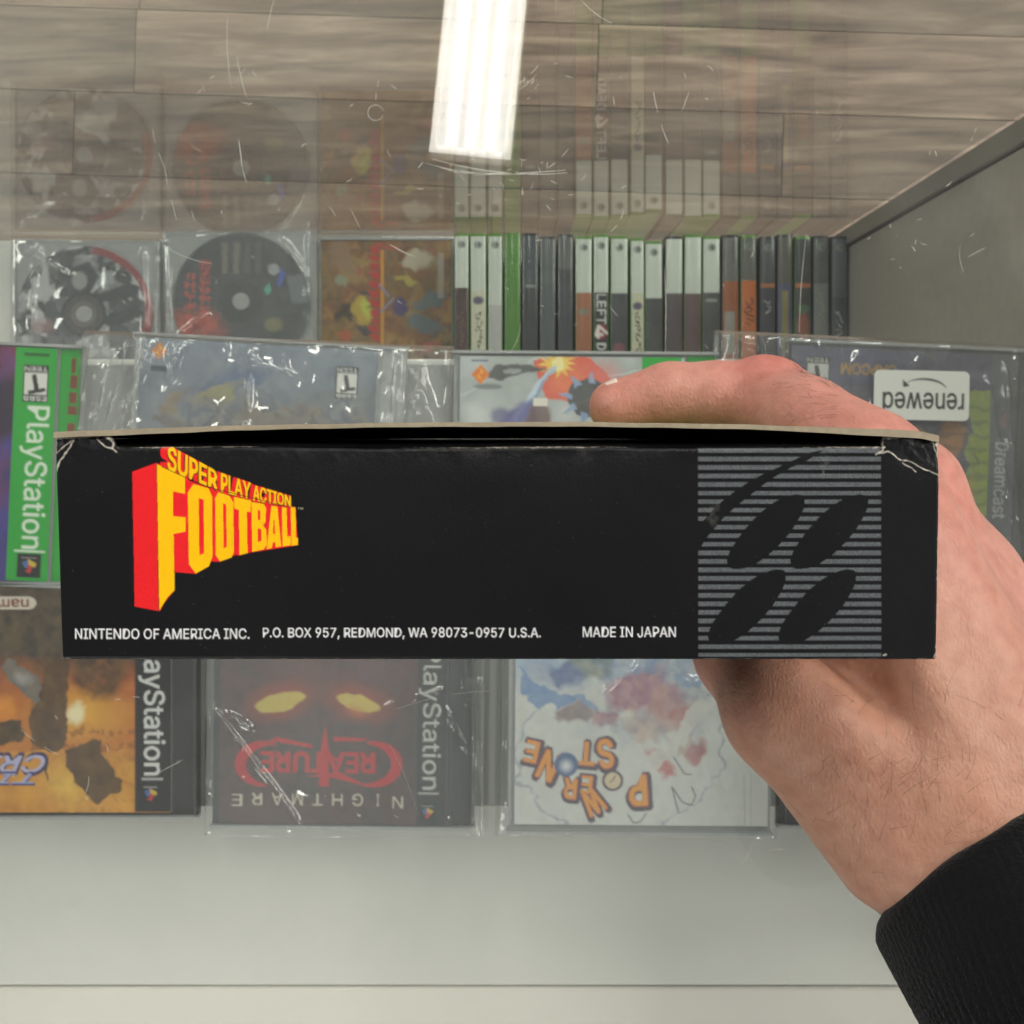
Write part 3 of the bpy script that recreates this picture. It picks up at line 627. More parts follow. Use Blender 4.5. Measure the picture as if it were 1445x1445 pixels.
def coverC(c):
    c.noise(80, 61, [(150, 160, 160), (190, 198, 198), (170, 178, 176), (206, 212, 210)]);
    c.line([(640, 560), (760, 505), (905, 500)], 3, (206, 212, 214), .6); c.line([(820, 540), (1000, 500)], 2, (226, 230, 230), .8)
    c.poly([(752, 510), (800, 499), (830, 504), (868, 540), (862, 565), (800, 568), (770, 560)], (232, 84, 40)); c.ell(850, 535, 34, 34, (228, 96, 84), .55, 0, .7); c.ell(800, 535, 30, 26, (240, 112, 30), .8, 0, .5)
    for k in range(12): a = k * math.pi / 6; c.poly([(786 + 5 * math.cos(a + 1.4), 514 + 5 * math.sin(a + 1.4)), (786 + 30 * math.cos(a), 514 + 20 * math.sin(a)), (786 + 5 * math.cos(a - 1.4), 514 + 5 * math.sin(a - 1.4))], (250, 210, 50))
    c.ell(786, 514, 9, 8, (255, 240, 160)); c.poly([(678, 530), (700, 515), (742, 514), (772, 520), (742, 526), (712, 536)], (70, 72, 72)); c.ell(722, 524, 12, 4, (150, 156, 156))
    c.poly([(714, 600), (774, 518), (784, 514), (780, 526), (728, 604)], (196, 216, 232)); c.poly([(720, 604), (778, 524), (782, 520), (730, 606)], (120, 150, 190))
    c.ell(830, 562, 30, 27, (34, 36, 46)); 
    for a in range(0, 360, 45): t = math.radians(a + 10); c.poly([(830 + 24 * math.cos(t + .25), 562 + 22 * math.sin(t + .25)), (830 + 43 * math.cos(t), 562 + 38 * math.sin(t)), (830 + 24 * math.cos(t - .25), 562 + 22 * math.sin(t - .25))], (130, 160, 200))
    c.ell(735, 588, 34, 22, (70, 66, 150), .85, -30, .4); c.ell(760, 590, 20, 26, (96, 44, 36), .8, 20, .3); c.ell(706, 590, 20, 16, (72, 64, 140), .7, 0, .5)
    c.warp(18, 5, 502); c.noise(30, 62, [(120, 124, 124), (236, 236, 230)], .16)
    c.rect(752, 562, 772, 573, (230, 226, 214)); diamond(c, 677, 529, 13); c.rect(664, 508, 688, 511, (110, 120, 150)); c.ell(688, 546, 20, 4, (120, 128, 128), .8)
    c.rect(906, 490, 962, 830, GRN); rating(c, 934, 545, 34, 50); c.text('PlayStation', 936, 676, 200, 38, (226, 240, 222), 90)
jewel((637, 495, 1014, 835), 0.4, (648, 503, 966, 828), coverC, 'silver grey game case with an orange blast cover, tucked under the fingertips', liner=(GRN, lambda c: None))
def coverD(c):
    c.noise(60, 71, [(50, 58, 92), (70, 78, 118), (56, 60, 84), (84, 96, 120)]); c.rect(1118, 500, 1290, 545, (66, 74, 116), .7)
    c.rect(1118, 500, 1300, 545, (58, 68, 116), .6)
    for k in range(6): c.rect(1180, 543 + k * 9, 1375 - 12 * (k % 2), 546 + k * 9, (40, 44, 70), .8)
    for x, y, rx, ry, col in [(1345, 615, 24, 30, (206, 138, 50)), (1290, 612, 20, 14, (200, 140, 60)), (1262, 600, 24, 16, (70, 110, 180)), (1370, 680, 14, 16, (206, 130, 50)), (1320, 660, 34, 26, (52, 62, 120)), (1375, 720, 16, 14, (210, 136, 44)), (1250, 680, 40, 60, (80, 88, 130))]: c.ell(x, y, rx, ry, col, .9, 10, .25)
    c.noise(16, 72, [(44, 54, 96), (150, 130, 110), (80, 96, 140)], .22)
    c.poly([(1366, 545), (1396, 545), (1400, 760), (1388, 770), (1384, 640), (1372, 620)], (150, 172, 60)); c.poly([(1372, 600), (1388, 680), (1386, 740), (1360, 690)], (160, 180, 66), .8)
    for k in range(9): c.rect(1150, 570 + k * 19, 1396, 575 + k * 19 + k % 3, (46, 50, 66), .35)
    c.warp(20, 9, 503, 1396)
    rating(c, 1150, 533, 34, 48); c.text('CAPCOM', 1222, 524, 78, 15, (196, 150, 60), 180, off=.05)
    c.rect(1398, 492, 1432, 828, (92, 98, 104)); c.text('Dreamcast', 1416, 672, 108, 19, (196, 200, 202), 90, off=.01); c.poly([(1408, 590), (1422, 572), (1420, 600)], (160, 120, 124), .6)
jewel((1106, 485, 1468, 830), 2.6, (1114, 494, 1434, 824), coverD, 'navy blue game case with a yellow green stripe, in the bag with the white sticker', hinge='r', tray=M_TRAYD)
def coverE(c):
    c.noise(120, 81, [(34, 34, 37), (52, 50, 50), (30, 30, 32)], 1)
    m = np.clip((c.Y - 925) / 40, 0, 1) * np.clip(.25 + (c.X + 40) / 90, 0, 1) ** np.clip((1000 - c.Y) / 60, 0, 1); c.vgrad(930, 1145, (186, 88, 30), (214, 140, 46), 1, m)
    c.ell(112, 1008, 90, 46, (250, 190, 60), .8, 0, .9, 0); c.ell(104, 1008, 20, 18, (255, 246, 200), 1, 0, .5)
    st = (vnoise(c.h, c.w, 9, 82, 4) > .52) * (np.sin(c.Y / 3.1 + 3 * vnoise(c.h, c.w, 120, 83, 2)) > .2); c.put(st * c.box(60, 1020, 200, 1160), (140, 76, 26), .7)
    c.noise(40, 84, [(140, 80, 30), (246, 190, 70), (180, 110, 40)], .45, c.box(-70, 1060, 200, 1160)); c.ell(95, 1110, 50, 40, (246, 206, 80), .6, 0, .9)
    c.poly([(58, 930), (92, 930), (88, 980), (90, 1040), (84, 1062), (68, 1064), (40, 1048), (38, 1020), (50, 990)], (70, 44, 30)); c.noise(14, 85, [(50, 30, 20), (96, 64, 46)], .5, c.box(40, 930, 90, 1060))
    c.poly([(90, 1062), (120, 1048), (140, 1044), (138, 1062), (154, 1078), (162, 1098), (172, 1102), (168, 1118), (150, 1130), (135, 1138), (118, 1128), (100, 1100)], (66, 42, 22)); c.poly([(60, 1076), (66, 1076), (64, 1112)], (40, 30, 30))
    c.noise(9, 86, [(30, 20, 16), (30, 20, 16), (120, 60, 24)], .85, np.clip(1 - np.hypot((c.X - 135) / 46, (c.Y - 955) / 38), 0, .4) * 2.5, 4)
    c.poly([(0, 945), (12, 930), (24, 946), (46, 955), (56, 975), (48, 996), (30, 985), (8, 960)], (110, 110, 112)); c.ell(30, 962, 16, 12, (180, 180, 178), .8, 20, .8); c.ell(2, 1005, 24, 26, (240, 150, 40), .9, 0, .6); c.poly([(-20, 1030), (10, 1018), (30, 1020), (26, 1046), (0, 1054), (-20, 1050)], (40, 26, 20))
    c.warp(30, 7, 504, 190); c.warp(9, 3.5, 514, 190); c.noise(12, 515, [(60, 36, 24), (250, 200, 110)], .14)
    c.text('CRISIS', -22, 1080, 170, 30, (60, 40, 90), 180, off=.09, shear=.3); c.text('CRISIS', -22, 1080, 164, 24, (190, 190, 226), 180, off=.03, shear=.3)
    c.text('TIME', -24, 1101, 140, 18, (60, 50, 120), 180, off=.07, shear=.3); c.text('TIME', -24, 1101, 136, 14, (170, 180, 226), 180, off=.02, shear=.3)
    c.ell(37, 852, 11, 9, (214, 206, 190)); c.rect(-70, 843, 37, 861, (214, 206, 190)); c.text('namco', 1, 852, 72, 11, (128, 44, 40), 180, off=.05)
    c.rect(188, 826, 240, 1148, (30, 31, 34)); c.text('PlayStation', 212, 998, 196, 37, (222, 224, 222), 90, off=.02); c.rect(197, 1100, 228, 1103, (200, 200, 198)); ps_mark(c, 210, 1123, 15)
jewel((-108, 822, 277, 1158), 0.0, (-90, 828, 239, 1149), coverE, 'game case with an orange sunset cover and black side strip, white lettering', tray=M_TRAYD)
def coverF(c):
    c.noise(60, 91, [(44, 44, 48), (62, 62, 66), (50, 50, 54)]); c.ell(460, 960, 170, 60, (120, 44, 30), .5, 0, .9); c.ell(520, 950, 60, 24, (90, 70, 110), .45, 0, .9)
    for x, y, a in ((393, 992, -14), (506, 994, 12)): c.ell(x, y, 62, 34, (206, 80, 28), .85, a, .9)
    c.ell(393, 993, 37, 14, (242, 222, 96), 1, -14, .12); c.ell(506, 994, 34, 12.5, (242, 222, 96), 1, 14, .12); c.ell(502, 1006, 22, 12, (220, 120, 40), .6, 20, .7)
    c.noise(30, 92, [(40, 40, 44), (140, 60, 40), (70, 60, 60)], .25)
    c.warp(20, 5, 505, 588); c.noise(9, 516, [(30, 30, 34), (120, 110, 110)], .16)
    R = (190, 34, 40)
    def arc(cx, cy, rx, ry, a0, a1, w0, w1):
        A = np.linspace(math.radians(a0), math.radians(a1), 24); ww = np.interp(np.sin(np.linspace(0, math.pi, 24)), [0, 1], [w1, w0])
        c.poly([(cx + (rx + q) * math.cos(t), cy + (ry + q) * math.sin(t)) for t, q in zip(A, ww)] + [(cx + (rx - q) * math.cos(t), cy + (ry - q) * math.sin(t)) for t, q in zip(A[::-1], ww[::-1])], R)
    arc(378, 1082, 40, 30, 95, 285, 8, 1.5); arc(520, 1080, 40, 30, -95, 100, 8, 1.5); c.poly([(378, 1048), (440, 1058), (440, 1053), (390, 1043)], R); c.poly([(510, 1048), (470, 1048), (470, 1042), (520, 1044)], R)
    c.poly([(452, 1060), (458, 1024), (463, 1060), (464, 1112), (450, 1112)], R); c.text('REATURE', 448, 1078, 160, 28, R, 180, off=.06); c.poly([(430, 1098), (480, 1092), (520, 1112), (470, 1100)], R)
    for i, ch in enumerate('NIGHTMARE'): c.text(ch, 562 - i * 28.5, 1131 + (3 if i in (0, 8) else 0) - (1.5 if i == 8 else 0), 15 if ch != 'I' else 3.5, 17, (206, 200, 180), 180, off=.012)
    c.rect(588, 850, 630, 1166, (40, 41, 44)); c.text('PlayStation', 606, 1015, 200, 32, (204, 206, 200), 90, off=.01); c.rect(591, 1119, 620, 1122, (180, 180, 176)); ps_mark(c, 604, 1148, 13)
jewel((296, 842, 672, 1172), 0.6, (308, 850, 632, 1166), coverF, 'dark game case with glowing yellow eyes and curling red title', tray=M_TRAYD)
def coverG(c):
    c.noise(90, 101, [(206, 212, 206), (226, 228, 220), (196, 210, 214)]); c.vgrad(840, 1000, (60, 120, 190), (216, 220, 214), .75)
    c.noise(40, 102, [(40, 100, 180), (150, 190, 220), (220, 226, 222)], .6, np.clip((985 - c.Y + (c.X - 730) * .05) / 50, 0, 1) * np.clip((1000 - c.X) / 60, 0, 1))
    c.poly([(730, 940), (745, 960), (800, 985), (880, 1010), (800, 1000), (730, 985)], (60, 130, 196), .8)
    # loose patches of colour only (the figure on the cover is not redrawn)
    for x, y, rx, ry, col, a in [(830, 940, 40, 30, (70, 100, 60), 10), (800, 950, 28, 20, (50, 90, 160), 0), (895, 975, 56, 30, (186, 44, 46), -20), (945, 1000, 48, 36, (180, 46, 48), 25), (850, 1015, 30, 18, (176, 50, 52), 30), (905, 1025, 34, 26, (206, 176, 150), 10), (958, 1040, 30, 24, (200, 170, 140), -10), (985, 1065, 20, 26, (176, 60, 60), 20), (810, 1012, 26, 14, (120, 84, 84), 0), (980, 960, 36, 16, (110, 160, 210), 10), (930, 1080, 26, 14, (196, 66, 60), 30)]: c.ell(x, y, rx, ry, col, .85, a, .35)
    c.noise(26, 103, [(180, 60, 56), (214, 214, 206), (80, 120, 180), (216, 190, 160)], .35, np.clip((1070 - c.Y) / 40, 0, 1) * np.clip((c.X - 800) / 40, 0, 1) * np.clip((1010 - c.X) / 20, 0, 1), 4)
    c.poly([(900, 1085), (990, 985), (1004, 1000), (915, 1100)], (220, 220, 214), .9); c.ell(880, 1060, 150, 120, (130, 146, 176), .6, -12, 0, .98)
    c.warp(30, 16, 506); c.warp(10, 6, 507); c.noise(10, 508, [(70, 70, 90), (250, 250, 246)], .14)
    P, Oc = (66, 44, 70), (238, 160, 36)
    LT = [('S', 856, 1066, 20, 40, 172), ('T', 828, 1066, 24, 32, 184), ('N', 775, 1084, 22, 40, 204), ('E', 751, 1064, 17, 30, 192), ('P', 902, 1118, 24, 42, 176), ('W', 838, 1134, 26, 36, 150), ('E', 829, 1110, 15, 24, 186), ('R', 806, 1116, 17, 28, 186)]
    for ch, x, y, w_, hh, a in LT: c.text(ch, x + 1, y + 1.5, w_ + 6, hh + 6, P, a, off=.10)
    for ch, x, y, w_, hh, a in LT: c.text(ch, x, y, w_, hh, (206, 90, 30), a, off=.065); c.text(ch, x, y, w_ - 1, hh - 1, Oc, a, off=.035)
    c.ell(800, 1082, 17, 17, (70, 100, 150)); c.ell(800, 1084, 12, 12, (226, 232, 236), .95, 0, .8); c.ell(866, 1104, 15, 15, P); c.ell(866, 1104, 11.5, 11.5, (222, 206, 170)); c.line([(866, 1104), (870, 1097)], 1.5, P); c.line([(866, 1104), (861, 1107)], 1.5, P)
    for pts in ([(950, 1112), (960, 1150)], [(950, 1112), (965, 1134), (978, 1138), (984, 1126), (978, 1112)], [(952, 1070), (968, 1094), (978, 1094)], [(888, 1152), (896, 1164), (906, 1162), (914, 1150)]): c.line(pts, 2, (70, 70, 72), .85)
    c.line([(1052, 1090), (1054, 1166)], 1.2, (150, 150, 146)); c.line([(1062, 1090), (1062, 1166)], 1.2, (150, 150, 146)); c.rect(1050, 900, 1088, 1168, (214, 214, 206), .4)
jewel((716, 842, 1093, 1180), 0.5, (727, 850, 1086, 1167), coverG, 'white game case with orange block lettering, below the thumb', hinge='l')
def coverH(c):
    c.noise(60, 111, [(36, 38, 42), (60, 62, 66), (40, 42, 46)]); c.rect(1404, 840, 1440, 1170, (24, 24, 27))
jewel((1100, 838, 1470, 1172), 0.4, (1112, 846, 1440, 1165), coverH, 'plain dark game case mostly hidden behind the wrist', tray=M_TRAYD)

# ------------------------------------------------------------------ clear plastic bags
M_BAG = clear('bag_film', 1.5, 0.09, 0.09, hazecol=(222, 228, 232), boost=1.6)
def bag(outline, th, label, amp, seed, folds=(), depth=D_CD, S=LS, step=2.2, zlift=0.0022):
    x0, y0, x1, y1 = outline; T = loc(outline, th); n1, n2 = int((x1 - x0) / step), int((y1 - y0) / step)
    gx, gy = np.meshgrid(np.linspace(x0, x1, n1), np.linspace(y0, y1, n2))
    a = vnoise(n2, n1, 26, seed, 3); b = vnoise(n2, n1, 60, seed + 1, 3)
    ridge = 1 - np.abs(2 * a - 1); ridge = ridge ** 3
    z = amp * (0.55 * ridge + 0.6 * b)
    for (fx0, fy0, fx1, fy1, wd, hh) in folds:
        L = math.hypot(fx1 - fx0, fy1 - fy0); ux, uy = (fx1 - fx0) / L, (fy1 - fy0) / L
        s_ = (gx - fx0) * ux + (gy - fy0) * uy; q = (gx - fx0) * -uy + (gy - fy0) * ux + 3 * (a - .5)
        z = z + hh * np.exp(-(q / wd) ** 2) * np.clip(np.minimum(s_, L - s_) / 18, 0, 1)
    e = np.minimum(np.minimum(gx - x0, x1 - gx), np.minimum(gy - y0, y1 - gy))
    drop = np.exp(-(e / 7.0) ** 2); z = z * (1 - .8 * drop) - 0.0075 * np.exp(-(e / 4.0) ** 2)
    wob = 4.0 * (vnoise(n2, n1, 50, seed + 5, 2) - .5) * np.exp(-(e / 30) ** 2)
    V = T(gx + wob, gy + wob * .7, H - depth + zlift + z, S)
    o = mk('plastic_bag', V.reshape(-1, 3), gridfaces(n1, n2), M_BAG, None, True); tag(o, label, 'bag', 'clear plastic bags and sleeves')
    return o
bag((106, 476, 634, 836), 2.6, 'crinkled clear plastic bag round the blue grey landscape case', 0.004, 200,
    [(134, 480, 118, 640, 5, .005), (190, 480, 150, 640, 6, .006), (165, 500, 132, 640, 4, .004), (215, 480, 170, 630, 5, .004), (240, 490, 236, 545, 4, .005), (258, 488, 238, 545, 3, .005), (352, 490, 350, 620, 4, .002), (556, 490, 552, 640, 4, .008), (575, 500, 620, 610, 10, .006), (590, 500, 568, 640, 6, .004), (340, 505, 420, 530, 2.5, .002)])
bag((286, 836, 690, 1184), 0.6, 'clear plastic bag round the dark case with glowing eyes', 0.0026, 220,
    [(300, 990, 430, 1160, 3, .003), (652, 900, 690, 1178, 4, .003), (668, 905, 668, 1180, 3.5, .005), (680, 900, 682, 1180, 3, .004), (625, 985, 668, 1070, 2, .003), (540, 990, 690, 950, 2.5, .0025), (318, 1000, 366, 1028, 4, .004), (300, 1176, 680, 1182, 3, .002), (300, 1000, 296, 1120, 3, .003)])
bag((700, 838, 1100, 1186), 0.5, 'clear plastic bag round the white case with orange lettering', 0.0022, 240,
    [(846, 975, 900, 930, 4, .003), (960, 955, 985, 950, 4, .003), (708, 850, 706, 1180, 4, .004), (720, 1176, 1080, 1180, 3, .002)])
bD = bag((1002, 476, 1490, 842), 2.6, 'clear plastic bag with a white renewed sticker round the navy case', 0.0030, 260,
    [(1030, 480, 1010, 600, 6, .006), (1060, 482, 1095, 600, 5, .006), (1100, 482, 1090, 640, 4, .005), (1020, 492, 1070, 500, 4, .004), (1380, 520, 1420, 700, 3, .003), (1405, 500, 1440, 800, 4, .003)])
bag((14, 334, 232, 552), 0.8, 'clear plastic sleeve over the black and white disc', 0.0026, 280, [(30, 350, 110, 395, 4, .004), (60, 345, 50, 470, 4, .003), (205, 345, 212, 480, 4, .004), (100, 342, 190, 350, 3, .002)], depth=D_DISC - 0.0024, S=D_DISC / F)
bag((228, 322, 449, 540), -0.6, 'clear plastic sleeve over the black disc with red lettering', 0.0026, 290, [(236, 335, 242, 480, 4, .004), (400, 335, 436, 400, 4, .004), (438, 330, 436, 480, 3, .004), (280, 335, 330, 332, 3, .003), (250, 480, 300, 440, 4, .003)], depth=D_DISC - 0.0024, S=D_DISC / F)
def sticker():
    x0, y0, x1, y1 = 1233, 523, 1368, 593
    c = Canvas(x0 - 1, y0 - 1, x1 + 1, y1 + 1, (234, 236, 230), 3); k = (64, 66, 66)
    c.text('renewed', 1303, 569, 114, 30, k, 180, off=.02)
    A = np.linspace(math.radians(200), math.radians(345), 16)
    c.poly([(1304 + 32 * math.cos(t), 551 + 17.5 * math.sin(t)) for t in A] + [(1304 + 31 * math.cos(t), 551 + (17.5 - 3.4 * math.sin(math.pi * min(1, .25 + .8 * (len(A) - i) / len(A)))) * math.sin(t)) for i, t in list(enumerate(A))[::-1]], k)
    c.poly([(1273, 536), (1283, 545), (1274, 547), (1273.5, 543)], k)
    T = loc((x0, y0, x1, y1), 1.2); S = (D_CD - 0.009) / F; n1, n2 = 136, 72
    gx, gy = np.meshgrid(np.linspace(x0, x1, n1), np.linspace(y0, y1, n2))
    # rounded corners: pull the corner points in
    cx, cy, r = np.clip(gx, x0 + 8, x1 - 8), np.clip(gy, y0 + 8, y1 - 8), 8.0
    dx, dy = gx - cx, gy - cy; L = np.hypot(dx, dy); mx = np.maximum(np.abs(dx), np.abs(dy)); k2 = np.where(L > 0, mx / np.maximum(L, 1e-6), 1)
    P = T(cx + dx * k2, cy + dy * k2, H - D_CD + 0.009 + 0.0006 * np.sin((gx - x0) / 40), S)
    mk('sticker', P.reshape(-1, 3), gridfaces(n1, n2), printed('sticker_print', 0.45), bD, True, c.sample(gx, gy).reshape(-1, 3))
sticker()

# ------------------------------------------------------------------ lower tier: upright cases with their spines up
M_SPINE = printed('spine_print', 0.25, coat=0.5)
M_GREENC = plain('green_case', (86, 138, 50), 0.3, coat=0.3); M_DARKC = plain('dark_case', (38, 40, 44), 0.3, coat=0.3)
SD = D_DVD / F
def spine(x0, x1, ytop, cols, paint, body, label):
    """cols: colour of the upper band, of the lower field and where they meet"""
    Lc = 0.190 / SD; y1 = ytop + Lc; zt = H - D_DVD; zb = H - D_LOW
    e = empty('upright_case', ((((x0 + x1) / 2) - CX) * SD, (CY - (ytop + y1) / 2) * SD, zb), label, 'game case', 'upright cases on the lower shelf, spines up')
    # rounded back: profile across the spine, swept along it
    n = 9; prof = [(x0, zb + 0.0003)] + [(x0 + (x1 - x0) * (0.5 - 0.5 * math.cos(math.pi * i / (n - 1))), zt - 0.0030 * (1 - math.sin(math.pi * i / (n - 1)) ** .6)) for i in range(n)] + [(x1, zb + 0.0003)]
    m = len(prof); V = [((x - CX) * SD, (CY - y) * SD, z) for y in (ytop, y1) for x, z in prof]
    Fc = [(i, m + i, m + (i + 1) % m, (i + 1) % m) for i in range(m)] + [tuple(range(m)), tuple(range(2 * m - 1, m - 1, -1))]
    mk('case_shell', V, Fc, body, e, False)
    ya, yb = ytop + 4, min(y1 - 4, 560)
    c = Canvas(x0, ya, x1, yb, cols[1], 2); c.rect(x0, ya, x1, cols[2], cols[0])
    if paint: paint(c, x0, x1, ya)
    c.noise(14, int(x0), [(150, 150, 150), (110, 110, 110)], .12); c.grain(.12, int(x0))
    n1, n2 = 16, int((yb - ya) / 1.3); gx, gy = np.meshgrid(np.linspace(x0 + 1.2, x1 - 1.2, n1), np.linspace(ya, yb, n2))
    s_ = (gx - x0) / (x1 - x0); z = zt + 0.0004 - 0.0030 * (1 - np.sin(np.pi * np.arccos(np.clip(1 - 2 * s_, -1, 1)) / math.pi) ** .6)
    mk('spine_sheet', np.stack([(gx - CX) * SD, (CY - gy) * SD, z], -1).reshape(-1, 3), gridfaces(n1, n2), M_SPINE, e, True, c.sample(gx, gy).reshape(-1, 3))
BAND = (206, 214, 204)
def knob(c, x0, x1, ya): c.ell((x0 + x1) / 2, ya + 12, 6.5, 6.5, (120, 130, 122), .8, 0, .3); c.ell((x0 + x1) / 2 + 1.5, ya + 12, 3.5, 4.5, (70, 78, 74), .7, 0, .4)
def vtext(s_, y, L, col, hgt=14, al=1):
    def p(c, x0, x1, ya): knob(c, x0, x1, ya); c.text(s_, (x0 + x1) / 2, y, L, hgt, col, 90, off=.03, al=al)
    return p
def marks(col, y0, y1, seed, wd=10, al=.9):
    """lettering too blurred to read: a run of small strokes"""
    def p(c, x0, x1, ya):
        knob(c, x0, x1, ya); r = random.Random(seed); y = y0; xm = (x0 + x1) / 2
        while y < y1:
            h_ = r.uniform(3, 6)
            for _ in range(2): a = r.uniform(-wd / 2, wd / 2); c.line([(xm + a, y), (xm + r.uniform(-wd / 2, wd / 2), y + h_)], r.uniform(1.2, 2.2), col, al)
            y += h_ + 1.5
    return p
def both(*fs):
    def p(c, x0, x1, ya):
        for f_ in fs: f_(c, x0, x1, ya)
    return p
def blot(y, ry, col, al=.9): return lambda c, x0, x1, ya: c.ell((x0 + x1) / 2, y, (x1 - x0) * .42, ry, col, al, 0, .4)
def bar(y0, y1, col, al=.9, a=0, b=1): return lambda c, x0, x1, ya: c.rect(x0 + (x1 - x0) * a, y0, x0 + (x1 - x0) * b, y1, col, al)
DK = (52, 55, 60)
SP = [(640, 661, 328, (BAND, (74, 50, 48), 406), marks((130, 104, 96), 440, 490, 1, 8, .5), M_GREENC, 'upright case with white spine top and brown lower half, beside the painted cover case'),
      (664, 687, 329, (BAND, (206, 206, 182), 410), both(marks((44, 36, 50), 440, 490, 2), blot(424, 7, (74, 56, 110))), M_GREENC, 'upright white spined case with purple emblem, second from the painted cover case'),
      (689, 710, 330, (BAND, (186, 188, 184), 430), knob, M_GREENC, 'upright plain white spined case next to the bare green case'),
      (712, 735, 329, ((84, 140, 52), (80, 134, 48), 400), None, M_GREENC, 'bare green upright case with no printed spine'),
      (737, 760, 330, ((70, 78, 84), DK, 400), blot(404, 3, (170, 180, 180), .6), M_DARKC, 'dark grey upright case right beside the bare green one'),
      (762, 785, 333, ((92, 98, 100), (84, 90, 94), 400), None, M_DARKC, 'mid grey upright case between two dark grey ones'),
      (787, 809, 331, ((90, 94, 94), (62, 67, 72), 380), None, M_DARKC, 'dark grey upright case beside the white and rust spine'),
      (811, 835, 332, (BAND, (166, 104, 72), 413), both(knob, blot(440, 6, (120, 130, 110), .8)), M_GREENC, 'upright case with white spine top and rust orange lower half'),
      (837, 859, 332, (BAND, (36, 38, 42), 413), both(vtext('LEFT', 436, 42, (210, 212, 208), 13), blot(468, 13, (170, 40, 44)), lambda c, x0, x1, ya: (c.text('4', 848, 468, 18, 17, (236, 230, 226), 90, off=.05), c.text('DEAD', 512, 500, 1, 1, WHT), c.text('DEAD', 848, 506, 44, 13, (210, 212, 208), 90, off=.03))), M_GREENC, 'upright black spined case with a red numeral four'),
      (861, 886, 333, (BAND, (66, 68, 74), 414), both(knob, blot(492, 10, (150, 84, 90), .7)), M_GREENC, 'upright case with white spine top, grey below and a reddish foot'),
      (889, 909, 334, (BAND, (204, 204, 176), 414), both(marks((50, 40, 46), 440, 496, 3), blot(432, 7, (74, 56, 110))), M_GREENC, 'upright cream spined case with purple emblem, between two grey bottomed spines'),
      (911, 936, 338, (BAND, (64, 66, 68), 421), knob, M_GREENC, 'upright case with short white spine top and plain dark grey below'),
      (938, 963, 332, (BAND, (78, 66, 70), 414), None, M_DARKC, 'upright case with white spine top and plum grey below, beside the maroon one'),
      (965, 990, 332, (BAND, (88, 62, 64), 414), None, M_GREENC, 'upright case with white spine top and maroon below'),
      (993, 1018, 332, (BAND, (60, 64, 66), 413), both(knob, blot(424, 3, (170, 176, 170), .6)), M_GREENC, 'upright case with white spine top, beside the two orange spines'),
      (1020, 1044, 331, ((104, 106, 100), (158, 88, 46), 397), both(bar(440, 500, (148, 150, 140), .9, .15, .75), bar(340, 372, (70, 70, 70), .6, .55, 1)), M_DARKC, 'upright orange spined case with a grey patch'),
      (1046, 1069, 331, ((92, 94, 88), (198, 106, 46), 396), marks((40, 34, 34), 420, 456, 5, 14), M_GREENC, 'upright bright orange spined case with black lettering'),
      (1071, 1094, 332, ((70, 74, 78), (60, 60, 70), 400), both(bar(400, 406, (180, 110, 60)), marks((170, 172, 176), 424, 440, 6, 12, .7)), M_DARKC, 'upright dark spined case with a thin orange line and pale streak'),
      (1097, 1119, 332, ((88, 88, 80), (84, 86, 116), 400), bar(410, 520, (150, 140, 76), .85, .3, .7), M_DARKC, 'upright blue spined case with a mustard stripe'),
      (1122, 1146, 332, ((58, 62, 66), (62, 60, 60), 400), both(bar(400, 406, (190, 110, 60)), blot(462, 26, (150, 80, 50)), blot(436, 8, (70, 120, 80), .6)), M_GREENC, 'upright dark spined case with an orange line over rust art'),
      (1148, 1171, 333, ((86, 90, 88), (116, 122, 118), 400), marks((150, 152, 130), 412, 500, 8, 12, .5), M_DARKC, 'upright mottled silver grey spined case'),
      (1174, 1197, 333, ((78, 86, 92), (58, 66, 74), 420), marks((170, 178, 184), 440, 490, 9, 12, .8), M_DARKC, 'upright slate blue case at the end of the row, against the grey side panel')]
rj = random.Random(19)
for s_ in SP:
    a = list(s_); a[2] += rj.uniform(-1.5, 2.5); spine(*a)
    e = [o for o in COL.objects if o.name.startswith('upright_case')][-1]; e.rotation_euler = (0, rj.uniform(-.006, .006), rj.uniform(-.004, .004))

# ------------------------------------------------------------------ lower tier: loose discs in clear cases, painted cover case
lr = boxw('display_riser', -0.615, (641 - CX) * D_RISER / F - 0.0, -0.03, Y_GLASS - 0.003, H - D_LOW, H - D_RISER, M_WHITE, None, 0.001)
tag(lr, 'white riser block under the two discs behind the front glass', 'riser')
SC = D_DISC / F
def disc_case(rect, label):
    T = loc(rect, 0); zt = H - D_DISC; e = empty('disc_case', tuple(float(q) for q in T((rect[0] + rect[2]) / 2, (rect[1] + rect[3]) / 2, H - D_RISER, SC)), label, 'disc case', 'clear cases with loose discs')
    v, f = slabT(T, *rect, H - D_RISER + 0.0002, zt - 0.0040, SC); mk('tray', v, f, M_TRAY, e)
    v, f = slabT(T, *rect, zt + 0.0008, zt + 0.0020, SC); lid = mk('lid', v, f, M_LID, e); m = lid.modifiers.new('bevel', 'BEVEL'); m.width = 0.0006; m.segments = 2
    x0, y0, x1, y1 = rect
    for a in ((x0, y0, x1, y0 + 3), (x0, y1 - 3, x1, y1), (x0, y0 + 3, x0 + 4, y1 - 3), (x1 - 4, y0 + 3, x1, y1 - 3)):
        v, f = slabT(T, *a, zt - 0.0040, zt + 0.0007, SC); mk('rim', v, f, M_LID, lid)
